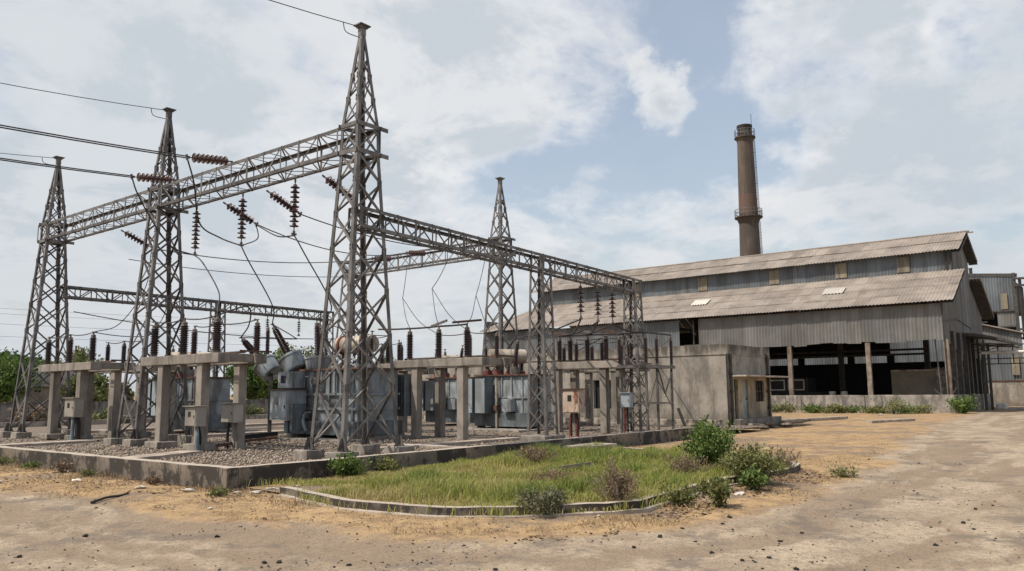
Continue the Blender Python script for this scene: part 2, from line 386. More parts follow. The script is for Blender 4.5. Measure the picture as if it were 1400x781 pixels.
wn = nn(nt, 'ShaderNodeTexNoise'); wn.inputs['Scale'].default_value = 5; wn.inputs['Detail'].default_value = 7; wn.inputs['Roughness'].default_value = .62; nt.links.new(D, wn.inputs[0])
w1 = nn(nt, 'ShaderNodeVectorMath', operation='SUBTRACT'); nt.links.new(wn.outputs['Color'], w1.inputs[0]); w1.inputs[1].default_value = (.5, .5, .5)
w2 = nn(nt, 'ShaderNodeVectorMath', operation='SCALE'); nt.links.new(w1.outputs[0], w2.inputs[0]); w2.inputs['Scale'].default_value = .30
w3 = nn(nt, 'ShaderNodeVectorMath', operation='ADD'); nt.links.new(D, w3.inputs[0]); nt.links.new(w2.outputs[0], w3.inputs[1])
w4 = nn(nt, 'ShaderNodeVectorMath', operation='NORMALIZE'); nt.links.new(w3.outputs[0], w4.inputs[0]); DW = w4.outputs[0]
def lobe(px, py, r0, r1, amt):
    d = nn(nt, 'ShaderNodeVectorMath', operation='DOT_PRODUCT'); nt.links.new(DW, d.inputs[0]); d.inputs[1].default_value = viewdir(px, py)
    return ramp(nt, d.outputs['Value'], math.cos(R(r1)), math.cos(R(r0)), 0, amt)
cov = mul(nt, mul(nt, big, .62), mul(nt, fine, .38), 'ADD')
for a in ((900, 120, 2, 11, -.066), (800, 190, 1, 5, -.05), (1015, 60, 0, 6, -.05), (1100, 140, 0, 6, -.06), (1250, 90, 0, 5, -.03), (960, 20, 0, 6, -.04), (1390, 10, 0, 7, -.07), (750, 100, 0, 3, -.05),
          (640, 60, 3, 9, .05), (1190, 50, 2, 8, .06), (1250, 230, 3, 11, .05), (620, 270, 3, 14, .06), (250, 150, 10, 24, .07), (905, 140, 0, 3.2, .085), (1020, 70, 0, 3.6, .08)):
    cov = mul(nt, cov, lobe(*a), 'ADD')
cmask = ramp(nt, cov, .405, .565, .28, 1.)
horizon = ramp(nt, dz, .0, .34, .85, 0.)
cmask = mul(nt, mul(nt, cmask, horizon, 'MAXIMUM'), ramp(nt, dz, .50, .72, 1., .12))  # clouds thinned overhead, out of view, to weaken the ambient light
puff = noise(nt, PV, 5.5, 8, .58, dist=.2)
deep = ramp(nt, mul(nt, cov, mul(nt, mul(nt, puff, -.5, 'ADD'), -.32), 'ADD'), .455, .60)
cc = mixc(nt, deep, (.93, .935, .945), (.61, .665, .725))
cc = mixc(nt, ramp(nt, noise(nt, PV, 3.1, 9, .62, dist=.3), .45, .57, 0, .75), cc, (.86, .87, .885))
cc = mixc(nt, lobe(120, 130, 2, 18, .4), cc, (.60, .665, .725))
cc = mixc(nt, lobe(1340, 230, 2, 10, .5), cc, (.58, .65, .715))
cc = mixc(nt, ramp(nt, dz, .0, .24, .75, 0.), cc, (.665, .70, .74))
bc = nn(nt, 'ShaderNodeBackground'); nt.links.new(cc, bc.inputs[0]); bc.inputs[1].default_value = 1.0
ms = nn(nt, 'ShaderNodeMixShader'); nt.links.new(cmask, ms.inputs[0]); nt.links.new(bs.outputs[0], ms.inputs[1]); nt.links.new(bc.outputs[0], ms.inputs[2])
nt.links.new(ms.outputs[0], wo.inputs[0])
vs = scene.view_settings; vs.view_transform = 'Standard'; vs.look = 'None'; vs.exposure = -.07; vs.gamma = 1; vs.use_curve_mapping = False
scene.cycles.max_bounces = 5; scene.cycles.diffuse_bounces = 3; scene.cycles.transparent_max_bounces = 4

# ------------------------------------------------------------------ ground and dirt road
EDGE = np.array([(-40, 60), (-14, 30), (-5, 14), (-2.4, 4), (-2.2, .2), (-2.0, -3.1), (-1.5, -4.8), (-1.1, -6.2), (-.3, -7.3), (1.2, -7.9), (2.7, -8.25), (4.7, -8.4), (7.4, -8.3), (11.6, -7.8), (20, -6.5), (38, -4.3), (52, -3.4), (75, -2.9), (140, -3)], float)
def edge_info(x, y):
    # signed distance to the road edge (positive on the road side) and arc length along it
    best = np.full(x.shape, 1e9); sd = np.zeros(x.shape); al = np.zeros(x.shape); L = 0
    for a, b in zip(EDGE[:-1], EDGE[1:]):
        d = b-a; l = np.hypot(*d); t = np.clip(((x-a[0])*d[0]+(y-a[1])*d[1])/l**2, 0, 1)
        qx = a[0]+t*d[0]; qy = a[1]+t*d[1]; r = np.hypot(x-qx, y-qy)
        s = np.sign(d[1]*(x-a[0])-d[0]*(y-a[1])); k = r < best
        best = np.where(k, r, best); sd = np.where(k, -s*r, sd); al = np.where(k, L+t*l, al); L += l
    return -sd if False else sd, al
def vnoise(x, y, seed):
    r = np.random.default_rng(seed); T = r.random((256, 256)).astype(float)
    xi = np.floor(x).astype(int); yi = np.floor(y).astype(int); fx = x-xi; fy = y-yi
    fx = fx*fx*(3-2*fx); fy = fy*fy*(3-2*fy); g = lambda i, j: T[(xi+i) % 256, (yi+j) % 256]
    return (g(0, 0)*(1-fx)+g(1, 0)*fx)*(1-fy)+(g(0, 1)*(1-fx)+g(1, 1)*fx)*fy
def fbm(x, y, seed, o=4):
    s = 0; a = .5
    for i in range(o): s = s+a*vnoise(x*2**i, y*2**i, seed+i); a /= 2
    return s/(1-.5**o)
def road_sd(x, y):
    sd, al = edge_info(x, y); return -sd, al
# orientation test: the camera stands on the road
if road_sd(np.array([CAM.x]), np.array([CAM.y]))[0][0] < 0:
    road_sd = lambda x, y: edge_info(x, y)
def trackv(s_, a_, x, y):
    # wheel tracks sweep along the bend, braided by noise
    w_ = s_+(fbm(a_*.12, s_*.05, 33)-.5)*1.6; b = np.zeros(np.shape(s_))
    for c_, k in ((1.3, .9), (2.9, 1.), (4.3, .8), (5.9, .9), (7.6, .6)): b = b + k*np.exp(-((w_-c_)/.22)**2)
    return np.clip(fbm(s_*2.2, a_*.10+fbm(x*.2, y*.2, 5)*2, 21, 5)*.8+.10 + .36*b*(fbm(a_*.3, s_, 35)-.05), 0, 1)
NR, NA = 330, 420
ang = np.concatenate([np.linspace(-50, 50, NA-60), np.linspace(50, 310, 62)[1:-1]])
th = R(90) - YAW - np.radians(ang)
rad = np.concatenate([[0.], .6*np.exp(np.linspace(0, math.log(3500/.6), NR-1))])
RR, TT = np.meshgrid(rad, th, indexing='ij')
gx = CAM.x + RR*np.cos(TT); gy = CAM.y + RR*np.sin(TT)
sd, al = road_sd(gx.ravel(), gy.ravel())
fx, fy = gx.ravel(), gy.ravel()
sd = sd + (fbm(fx*.5, fy*.5, 3)-.5)*1.5 + (fbm(fx*2, fy*2, 9)-.5)*.6
roadv = np.clip(.5+sd/1.6, 0, 1)
trk = trackv(sd, al, fx, fy)
far = np.clip(1-np.hypot(fx-CAM.x, fy-CAM.y)/70, 0, 1)
fz = (fbm(fx*.35, fy*.35, 31)-.5)*.09*far + (fbm(fx*1.6, fy*1.6, 41)-.5)*.05*far - roadv*.03*far - (np.clip(trk, .5, .8)-.5)*.14*roadv*far
fz += (1-roadv)*.02
# keep the land level under walls and buildings
lvl = np.clip((fx+.4)/.6, 0, 1)*np.clip((fy+.6)/.8, 0, 1); fz = fz*(1-lvl)-.02*lvl
nrow, ncol = NR, NA
idx = np.arange(nrow*ncol).reshape(nrow, ncol); nxt = np.roll(idx, -1, axis=1)
quads = np.stack([idx[:-1], idx[1:], nxt[1:], nxt[:-1]], -1).reshape(-1, 4)
fr = roadv[quads].mean(1)
def grid_obj(name, qs):
    us, inv = np.unique(qs, return_inverse=True); inv = inv.reshape(qs.shape)
    me = bpy.data.meshes.new(name); n = len(us); q = len(qs)
    me.vertices.add(n); me.loops.add(q*4); me.polygons.add(q)
    me.vertices.foreach_set('co', np.stack([fx[us], fy[us], fz[us]], 1).astype(np.float32).ravel())
    me.loops.foreach_set('vertex_index', inv.ravel().astype(np.int32))
    me.polygons.foreach_set('loop_start', np.arange(0, q*4, 4, dtype=np.int32))
    me.polygons.foreach_set('loop_total', np.full(q, 4, np.int32))
    for nm, a in (('road', roadv), ('track', trk)):
        at = me.attributes.new(nm, 'FLOAT', 'POINT'); at.data.foreach_set('value', a[us].astype(np.float32))
    me.polygons.foreach_set('use_smooth', [True]*q)
    me.update(calc_edges=True); me.validate(); me.materials.append(M['ground'])
    o = bpy.data.objects.new(name, me); col.objects.link(o); return struct(o)
g1 = grid_obj('ground', quads[fr < .5]); g2 = grid_obj('dirt_road', quads[fr >= .5])
for o in (g1, g2):
    bm = bmesh.new(); bm.from_mesh(o.data); bmesh.ops.recalc_face_normals(bm, faces=bm.faces)
    if sum(f.normal.z for f in list(bm.faces)[:200]) < 0: bmesh.ops.reverse_faces(bm, faces=bm.faces)
    bm.to_mesh(o.data); bm.free()
def gz(x, y):
    # ground height for arrays, the same sum that shaped the sheet
    s, a = road_sd(x, y); s = s + (fbm(x*.5, y*.5, 3)-.5)*1.5 + (fbm(x*2, y*2, 9)-.5)*.6
    r = np.clip(.5+s/1.6, 0, 1); t = trackv(s, a, x, y); f = np.clip(1-np.hypot(x-CAM.x, y-CAM.y)/70, 0, 1)
    z = (fbm(x*.35, y*.35, 31)-.5)*.09*f + (fbm(x*1.6, y*1.6, 41)-.5)*.05*f - r*.03*f - (np.clip(t, .5, .8)-.5)*.14*r*f + (1-r)*.02
    l = np.clip((x+.4)/.6, 0, 1)*np.clip((y+.6)/.8, 0, 1); return z*(1-l)-.02*l
def ground_z(x, y): return float(gz(np.array([x], float), np.array([y], float))[0])

# ------------------------------------------------------------------ many small faces at once (blades, leaves, pebbles)
def cloud_mesh(name, V, F, tint, mat, parent=None, kind=None):
    # V (n,k,3) vertex blocks, F (m,3/4) local faces, tint (n,)
    n, k, _ = V.shape; m, c = F.shape
    me = bpy.data.meshes.new(name); me.vertices.add(n*k); me.loops.add(n*m*c); me.polygons.add(n*m)
    me.vertices.foreach_set('co', V.reshape(-1).astype(np.float32))
    fi = (F[None]+(np.arange(n)*k)[:, None, None]).reshape(-1).astype(np.int32)
    me.loops.foreach_set('vertex_index', fi)
    me.polygons.foreach_set('loop_start', np.arange(0, n*m*c, c, dtype=np.int32))
    me.polygons.foreach_set('loop_total', np.full(n*m, c, np.int32))
    at = me.attributes.new('tint', 'FLOAT', 'FACE'); at.data.foreach_set('value', np.repeat(tint, m).astype(np.float32))
    me.update(calc_edges=True); me.materials.append(M[mat])
    o = bpy.data.objects.new(name, me); col.objects.link(o)
    if parent: o.parent = parent
    if kind: o['kind'] = kind
    return o
def blades(name, xy, z, h, wd, tint, mat, lean=.5, parent=None, kind='stuff'):
    n = len(xy); a = rng.random(n)*2*PI; l = h*lean*rng.random(n); la = rng.normal(.6, 1.3, n)
    dx, dy = np.cos(a)*wd/2, np.sin(a)*wd/2; lx, ly = np.cos(la)*l, np.sin(la)*l
    V = np.zeros((n, 5, 3)); b = np.stack([xy[:, 0], xy[:, 1], z*np.ones(n)], 1)
    V[:, 0] = b + np.stack([-dx, -dy, dx*0], 1); V[:, 1] = b + np.stack([dx, dy, dx*0], 1)
    m = b + np.stack([lx*.35, ly*.35, h*.6], 1)
    V[:, 2] = m + np.stack([dx*.8, dy*.8, dx*0], 1); V[:, 3] = m - np.stack([dx*.8, dy*.8, dx*0], 1)
    V[:, 4] = b + np.stack([lx, ly, h*(1-.25*lean)], 1)
    return cloud_mesh(name, V, np.array([(0, 1, 2), (0, 2, 3), (3, 2, 4)]), tint, mat, parent, kind)
def leaves(name, P, size, tint, mat, parent=None, up=.3, kind=None, long=1.7):
    n = len(P); d = rng.normal(size=(n, 3)); d[:, 2] += up; d /= np.linalg.norm(d, axis=1)[:, None]
    e = rng.normal(size=(n, 3)); e -= d*(e*d).sum(1)[:, None]; e /= np.linalg.norm(e, axis=1)[:, None]
    s = size*(.45+1.15*rng.random(n)**1.6)[:, None]
    V = np.stack([P, P+d*s*.5*long+e*s*.5, P+d*s*long, P+d*s*.5*long-e*s*.5], 1)
    return cloud_mesh(name, V, np.array([(0, 1, 2, 3)]), tint, mat, parent, kind)
def inpoly(x, y, poly):
    c = np.zeros(x.shape, bool); j = len(poly)-1
    for i in range(len(poly)):
        xi, yi = poly[i]; xj, yj = poly[j]
        k = ((yi > y) != (yj > y)) & (x < (xj-xi)*(y-yi)/(yj-yi+1e-12)+xi); c ^= k; j = i
    return c

# ------------------------------------------------------------------ the switchyard: wall, gravel, kerbs
WT = .40
t = thing('yard_wall', 'low mould stained concrete retaining wall around the gravel switchyard', 'low wall')
for nm, a, b in (('wall_run', (0, 0, -.1), (.24, 40, WT)), ('wall_run', (.243, 0, -.1), (20.6, .22, WT-.003))):
    o = MB().b2(a, b).build(nm, 'yardwall', t, bevel=.02); rough(o, .012, .3, 1.8)
gm = MB()
gm.add([(.2, .2, .17), (25.9, .2, .17), (25.9, 33, .17), (.2, 33, .17)], [(0, 1, 2, 3)])
gb = struct(gm.build('gravel_bed', 'gravel'))
n = 24000
px = np.where(rng.random(n) < .75, .3+rng.random(n)**1.5*10, .3+rng.random(n)*24); py = np.where(rng.random(n) < .75, .3+rng.random(n)**1.3*12, .3+rng.random(n)*20)
s = .016+.034*rng.random(n)**1.5
oc = np.array([(1, 0, 0), (-1, 0, 0), (0, 1, 0), (0, -1, 0), (0, 0, .7), (0, 0, -.7)], float)
V = np.stack([px, py, .172+s*.3], 1)[:, None] + (oc[None]*(.65+.7*rng.random((n, 6, 1))))*s[:, None, None]
cloud_mesh('gravel_stones', V, np.array([(0, 2, 4), (2, 1, 4), (1, 3, 4), (3, 0, 4), (2, 0, 5), (1, 2, 5), (3, 1, 5), (0, 3, 5)]), rng.random(n), 'pebble', kind='stuff')
def slab(name, label, cat, a, b, wd, z0, z1, mat='slab', amp=.01):
    a = Vector((*a, (z0+z1)/2)); b = Vector((*b, (z0+z1)/2))
    m = MB(); d = (b-a); L = d.length; m.box((0, 0, 0), (L, wd, z1-z0))
    o = m.build(name, mat, bevel=.012); rough(o, amp, .25, 2); o.location = (a+b)/2; o.rotation_euler = (0, 0, math.atan2(d.y, d.x))
    return tag(o, label, cat)
slab('trench_cover', 'long concrete trench cover slab lying on gravel beside the nearest concrete frame', 'slab', (.3, 5.4), (3.1, 6.6), .62, .17, .27)
slab('trench_cover', 'long concrete trench cover slab on gravel at the far left edge', 'slab', (.3, 14.4), (4.2, 14.7), .7, .17, .25)
slab('trench_kerb', 'pale concrete strip on gravel running along behind the nearest lattice tower', 'kerb', (6.4, 3.6), (14.2, 3.3), .5, .17, .25)
slab('trench_kerb', 'pale concrete strip crossing the gravel between nearest tower and columns', 'kerb', (8.2, .3), (8.25, 4.6), .4, .17, .24)
slab('trench_kerb', 'pale concrete strip on gravel left of the big grey transformer', 'kerb', (7.2, 14.2), (14, 14.0), .6, .17, .27)
slab('trench_kerb', 'far pale concrete strip on gravel before the boundary wall', 'kerb', (6, 21.5), (18, 21.2), .5, .17, .28)
slab('trench_kerb', 'low concrete edging at the foot of the stained control building wall', 'kerb', (25.2, 2), (25.2, 20), .35, .17, .42, 'kerb')
slab('trench_kerb', 'low concrete edging along the foot of the rear boundary wall', 'kerb', (-6, 31.2), (25, 31.2), .35, 0, .42, 'kerb')
o = MB().tube([(4.1, 7.0, .33), (5.6, 8.1, .34), (7.1, 8.6, .36)], .045, 8).build('rusty_pipe', 'rusty', smooth=True); tag(o, 'rusty orange pipe lying on gravel before the big transformer', 'pipe')
o = MB().box((6.6, 8.95, .42), (2.6, .16, .14), .5).build('timber_beam', 'black', bevel=.01); tag(o, 'dark tarred beam lying on gravel beside the rusty pipe', 'beam')
# leaning post by the yard wall end
o = MB().bar((24.0, 3.1, .1), (23.85, 3.35, .95), .13, .1).build('leaning_post', 'dark_steel'); tag(o, 'short dark stub post leaning before the control building wall', 'post')

# ------------------------------------------------------------------ grass bed with kerb
BED = [(.30, -.15), (.19, -1.31), (-.1, -2.6), (-.32, -3.55), (-.2, -4.5), (-.05, -5.2), (.48, -5.95), (1.05, -6.4), (1.64, -6.86), (2.13, -7.1), (3.64, -6.97), (5.4, -6.85), (6.9, -7.1), (8.3, -7.15), (9.2, -6.95), (9.75, -6.5), (9.9, -5.9), (10.6, -4.4), (11.4, -2.8), (11.75, -1.2), (11.8, -.15)]
t = thing('grass_bed_kerb', 'dark stained low concrete kerb curving round the green grass bed', 'kerb')
def ribbon(pts, w, z0, z1, nm, parent, mat='kerb'):
    P = [Vector((*p, 0)) for p in pts]; m = MB(); ring = []
    for i, p in enumerate(P):
        d = (P[min(i+1, len(P)-1)]-P[max(i-1, 0)]).normalized(); nrm = Vector((-d.y, d.x, 0))
        jit = .0; zt = z1+.004*math.sin(i*2.3)
        ring.append([p+nrm*jit+UP*z0, p+nrm*jit+UP*zt, p+nrm*(w+jit)+UP*zt, p+nrm*(w+jit)+UP*z0])
    vs = [q for r_ in ring for q in r_]; fs = []
    for i in range(len(P)-1):
        for j in range(4): fs.append((i*4+j, i*4+(j+1) % 4, i*4+4+(j+1) % 4, i*4+4+j))
    fs += [(0, 1, 2, 3), tuple(len(vs)-4+k for k in (3, 2, 1, 0))]
    m.add(vs, fs); return m.build(nm, mat, parent, recalc=True)
def dens(pts, k=5):
    out = []
    for a, b in zip(pts[:-1], pts[1:]):
        for i in range(k): out.append((a[0]+(b[0]-a[0])*i/k, a[1]+(b[1]-a[1])*i/k))
    return out+[pts[-1]]
sm = dens(BED[1:19], 3)
o = ribbon(sm, .15, -.08, .15, 'kerb_stone', t, 'bedkerb'); rough(o, .006, .3, 2)
sm2 = [(p[0]-.10*(1 if i < 21 else 0), p[1]-.10) for i, p in enumerate(sm[:34])]
o = ribbon(sm2, .2, -.08, .045, 'kerb_foot', t, 'slab'); rough(o, .005, .3, 2)
o = ribbon(dens(BED[18:21]), .14, -.06, .13, 'kerb_stone', t, 'bedkerb'); rough(o, .006, .3, 2)
o = MB()
o.add([(*p, .05) for p in BED], [tuple(range(len(BED)))]); bedsoil = struct(o.build('bed_soil', 'ground'))
# blades
n = 230000
x = rng.uniform(-.6, 12, n); y = rng.uniform(-7.4, 0, n); sp_ = np.where(x < 4, .09, .02); k = inpoly(x+sp_*rng.normal(size=n), y+sp_*rng.normal(size=n), BED)
bare = np.exp(-(((x-5.3)/.9)**2+((y+3.2)/.55)**2)) + .8*np.exp(-(((x-8.9)/.8)**2+((y+6.2)/.7)**2)) + .7*np.exp(-(((x-.2)/.6)**2+((y+.9)/.8)**2))
k &= rng.random(n) > bare*1.3
k &= ~((rng.random(n) < np.clip(1.25-np.hypot(x-.1, (y+.6)*.8)/1.7, 0, .93)))
k &= ~((x > 7.9) & (y < -5.0) & (rng.random(n) < .93))
k &= rng.random(n) < np.clip((fbm(x*1.3, y*1.3, 77)-.36)*5, .12, 1)
x, y = x[k], y[k]; n = len(x)
cs = lambda q, k=2.6: np.clip((q-.5)*k+.5, 0, 1)
g = cs(fbm(x*.6, y*.6, 55)); g2 = cs(fbm(x*2.6, y*2.6, 57))
dry = np.clip((fbm(x*.4+9, y*.7, 63)-.42)*3, 0, 1)*np.clip(1.2-x/9, 0.1, 1) + .25*rng.random(n)**2 + .6*np.exp(-(((x-3.9)/.9)**2+((y+4.3)/.6)**2)) + .5*np.exp(-((x-.2)/.8)**2)
tint = np.clip(.30+.30*(.5-g2)+.22*(.5-g)+.5*dry+.3*(rng.random(n)-.5), 0, 1)
h = (.06+.13*g+.16*g2*(.3+g))*(.5+.9*rng.random(n)); h *= 1-.35*np.clip(dry, 0, 1)
dead = rng.random(n) < .12+.5*np.clip(dry-.3, 0, 1); tint = np.where(dead, .75+.25*rng.random(n), tint)
blades('bed_grass', np.stack([x, y], 1), .045, h, .009+.006*rng.random(n), tint, 'grass', .9)
# dry straw on the verge
n = 420000
x = rng.uniform(-4, 22, n); y = rng.uniform(-10, 16, n); s_, _ = road_sd(x, y)
s2 = s_ + (fbm(x*.7, y*.7, 13)-.5)*1.6
k = (s2 < -.25) & ((x < 0) | (y < -.05)) & ~inpoly(x, y, BED) & (rng.random(n) < np.clip((fbm(x*.9, y*.9, 15)-.33)*2.6, .02, 1)) & (rng.random(n) < np.clip(1.25-(x-2)/12, .10, 1))
near_w = np.exp(-np.abs(x+.15)/.6)*(y > 0)
x, y = x[k], y[k]; n = len(x); near_w = near_w[k]
gr = np.clip((fbm(x*.5, y*.5, 19)-.55)*4, 0, 1)
h = (.02+.085*rng.random(n)**1.5)*(1+1.0*near_w)*(.15+1.1*np.clip((fbm(x*1.1, y*1.1, 27)-.5)*3+.5, 0, 1)); tint = np.clip(.12+.62*rng.random(n)+.55*gr*rng.random(n)+.8*(fbm(x*.8, y*.8, 29)-.5), 0, 1)
blades('verge_straw', np.stack([x, y], 1), gz(x, y)-.004, h, .006+.006*rng.random(n), tint, 'straw', 2.2)

# ------------------------------------------------------------------ lattice towers
TV, TU = 4.74, [2.14, 11.73, 20.19]
ZB, ZW, ZT, ZP = .40, 7.64, 8.34, 11.05
def tower_proto(name, label, spike=True, steel='steel'):
    t = thing(name, label, 'lattice tower', (TV, TU[0], 0), 0, 'lattice towers of the switchyard')
    lv = [(ZB, .87, .61), (ZW, .363, .33), (ZT, .35, .315)] + ([(ZP-.25, .065, .06)] if spike else [])
    def half(z):
        for (z0, a0, b0), (z1, a1, b1) in zip(lv[:-1], lv[1:]):
            if z <= z1 + 1e-6: k = (z-z0)/(z1-z0); return a0+(a1-a0)*k, b0+(b1-b0)*k
        return lv[-1][1:]
    def corner(sx, sy, z):
        a, b = half(z); return Vector((sx*a, sy*b, z))
    C4 = [(-1, -1), (1, -1), (1, 1), (-1, 1)]
    for sx, sy in C4:
        m = MB()
        for (z0, *_), (z1, *_) in zip(lv[:-1], lv[1:]):
            m.angle(corner(sx, sy, z0), corner(sx, sy, z1), .105 if z0 < ZW else .09, .012, (-sx, 0, 0), (0, -sy, 0))
        m.build('leg', steel, t, recalc=True)
    br = MB(); zs = [ZB+.05]; n = 7; r_ = .9; h0 = (ZW-ZB-.05)*(1-r_)/(1-r_**n)
    for i in range(n): zs.append(zs[-1]+h0*r_**i)
    seq = list(zip(zs[:-1], zs[1:])) + [(ZW, ZT)]
    if spike:
        zz = [ZT, 9.05, 9.68, 10.2]; seq += list(zip(zz[:-1], zz[1:]))
    for z0, z1 in seq:
        w_ = .058 if z0 < ZW else .042
        for i in range(4):
            A, B = C4[i], C4[(i+1) % 4]; nrm = Vector(((A[0]+B[0])/2, (A[1]+B[1])/2, 0))
            for k, (p, q) in enumerate(((corner(*A, z0), corner(*B, z1)), (corner(*B, z0), corner(*A, z1)))):
                off = -nrm*(.02 if k else .034); d = (q-p).normalized(); s_ = nrm.cross(d); s_ = s_ if s_.z > 0 else -s_
                p = p+off+d*.03; q = q+off-d*.03
                br.bar(p, q, w_, .009, s_)
                if k and z0 < ZW: br.bar(p+s_*(w_/2-.004)-nrm*.022, q+s_*(w_/2-.004)-nrm*.022, .008, .036, s_)
    for z in zs[1:-1]+[9.05, 9.68][:2 if spike else 0]:
        for sx, sy in C4:
            p = corner(sx, sy, z); br.box((p.x-sx*.06, p.y-sy*.012, z), (.15, .008, .17)); br.box((p.x-sx*.012, p.y-sy*.06, z), (.008, .15, .17))
            for dz_ in (-.05, .05):
                br.box((p.x-sx*.10, p.y+sy*.006, z+dz_), (.024, .02, .024)); br.box((p.x+sx*.006, p.y-sy*.10, z+dz_), (.02, .024, .024))
    br.build('lattice_bracing', steel, t, recalc=True)
    for z in (ZW, ZT):
        fr = MB(); a, b = half(z); a += .02; b += .02
        fr.bar((-a-.05, -b, z), (a+.26, -b, z), .012, .11, (0, 1, 0)); fr.bar((-a-.05, b, z), (a+.26, b, z), .012, .11, (0, 1, 0))
        fr.bar((-a, -b-.05, z), (-a, b+.05, z), .012, .1, (1, 0, 0)); fr.bar((a, -b-.05, z), (a, b+.05, z), .012, .1, (1, 0, 0))
        fr.bar((-a, -b, z-.03), (a, b, z-.03), .05, .01); fr.bar((-a, b, z-.042), (a, -b, z-.042), .05, .01)
        fr.build('waist_frame', steel, t)
    if spike:
        c = MB(); c.box((0, 0, ZP-.12), (.15, .14, .3)); c.box((0, 0, ZP), (.34, .30, .03)); c.box((0, 0, ZP-.04), (.24, .2, .05))
        c.build('cap_plate', steel, t)
    for sx, sy in C4:
        p = corner(sx, sy, ZB); d = (corner(sx, sy, 3)-p).normalized()
        m = MB(); m.box((0, 0, -.13), (.52, .52, .26+.06*(sx+1)/2))
        o = m.build('footing', 'footing', t, loc=(p.x, p.y, ZB-.01), bevel=.02); rough(o, .01, .2, 3)
        g = MB(); g.box((-sx*.03, -sy*.03, .012), (.24, .24, .02))
        g.add([(-.16*1, 0, .02), (.16, 0, .02), (.06, 0, .3), (-.06, 0, .3)], [(0, 1, 2, 3)]); g.add([(0, -.16, .02), (0, .16, .02), (0, .06, .3), (0, -.06, .3)], [(0, 1, 2, 3)])
        for bx in (-.08, .08):
            for by in (-.08, .08): g.tube([(bx, by, .02), (bx, by, .07)], .014, 6)
        g.build('base_plate', steel, o, loc=(0, 0, .0))
    return t
t0 = tower_proto('lattice_tower', 'tallest looking spiked steel lattice tower, at the near corner of the gravel yard')
dup(t0, 'spiked steel lattice tower in the middle of the left row, behind the concrete insulator frame', (TV, TU[1], 0))
dup(t0, 'spiked steel lattice tower at the far left end of the row near the boundary trees', (TV, TU[2], 0))
dup(t0, 'distant spiked steel lattice tower standing behind the right hand beam before the factory roof', (18.47, 8.86, 0))
tower_proto('lattice_tower', 'flat topped lattice tower seen in the distance through the nearest tower', False, 'steel_far').location = (18.47, 18.7, 0)

def column_proto(label, h, loc):
    t = thing('lattice_column', label, 'lattice column', loc, 0, 'narrow lattice columns under the low beams')
    def corner(sx, sy, z):
        k = (z-ZB)/(h-ZB); return Vector((sx*(.30-.05*k), sy*(.38-.15*k), z))
    C4 = [(-1, -1), (1, -1), (1, 1), (-1, 1)]
    for sx, sy in C4:
        MB().angle(corner(sx, sy, ZB), corner(sx, sy, h), .085, .01, (-sx, 0, 0), (0, -sy, 0)).build('leg', 'steel', t, recalc=True)
    br = MB(); n = 7; zs = [ZB+.1+(h-.55-ZB-.1)*i/n for i in range(n+1)]
    for z0, z1 in zip(zs[:-1], zs[1:]):
        for i in range(4):
            A, B = C4[i], C4[(i+1) % 4]; nrm = Vector(((A[0]+B[0])/2, (A[1]+B[1])/2, 0))
            for k, (p, q) in enumerate(((corner(*A, z0), corner(*B, z1)), (corner(*B, z0), corner(*A, z1)))):
                off = -nrm*(.018 if k else .03); d = (q-p).normalized(); s_ = nrm.cross(d)
                br.bar(p+off+d*.02, q+off-d*.02, .042, .008, s_)
    br.build('lattice_bracing', 'steel', t, recalc=True)
    for sx in (-1, 1):
        o = MB().box((0, 0, 0), (.5, .95, .26)).build('footing', 'footing', t, loc=(sx*.29, 0, ZB-.14), bevel=.02); rough(o, .01, .2, 3)
    return t
c0 = column_proto('narrow steel lattice column holding the middle of the right hand low beam', 5.93, (11.85, 1.80, 0))
dup(c0, 'narrow steel lattice column at the right end of the low beam, inside the insulator stand', (17.52, 1.80, -.15))
dup(c0, 'narrow lattice column under the far left low beam, behind the concrete insulator frame', (11.7, 19.82, -.05))
dup(c0, 'narrow lattice column at the right end of the far left low beam', (17.8, 19.82, -.1))

# ------------------------------------------------------------------ box truss beams (local x along the beam, y depth, z height)
def truss(label, L, w, h, loc, rz=0., tilt=0., pitch=.8, chord=.085, steel='steel', lace=.04, heavy=3):
    t = thing('truss_beam', label, 'truss beam', loc, rz); t.rotation_euler = (0, tilt, rz)
    for y in (0, w):
        for z in (0, h):
            MB().angle((0, y, z), (L, y, z), chord, .011, (0, 1 if y == 0 else -1, 0), (0, 0, 1 if z == 0 else -1)).build('chord', steel, t, recalc=True)
    n = max(2, round(L/pitch)); P = L/n
    for y, s in ((0, 1), (w, -1)):
        m = MB(); yo = y - s*.006
        for i in range(n+1):
            hv = i % heavy == 0; x = min(max(i*P, .04), L-.04)
            m.bar((x, yo, .01), (x, yo, h-.01), .075 if hv else lace, .012, (1, 0, 0))
            if i < n:
                a, b = ((0, h) if i % 2 else (h, 0)); m.bar((i*P, yo+s*.022, a), ((i+1)*P, yo+s*.022, b), lace, .01, (0, 0, 1))
        m.build('side_lacing', steel, t)
    for z, s in ((0, 1), (h, -1)):
        m = MB(); zo = z - s*.006
        for i in range(n+1):
            x = min(max(i*P, .04), L-.04); m.bar((x, 0, zo), (x, w, zo), lace, .01, (1, 0, 0))
            if i < n:
                a, b = ((0, w) if i % 2 else (w, 0)); m.bar((i*P, a, zo+s*.018), ((i+1)*P, b, zo+s*.018), lace, .01, (0, 1, 0))
        m.build('flat_lacing', steel, t)
    return t
truss('high box truss beam carried by the three left towers, hung with insulator strings', 18.95, .73, .70, (TV+.367, 1.79, ZW), PI/2, 0, .8, .095)
truss('long low box truss beam running right from the nearest tower over two columns', 13.55, .46, .52, (4.3, 1.57, 5.66), 0, .0305, .62)
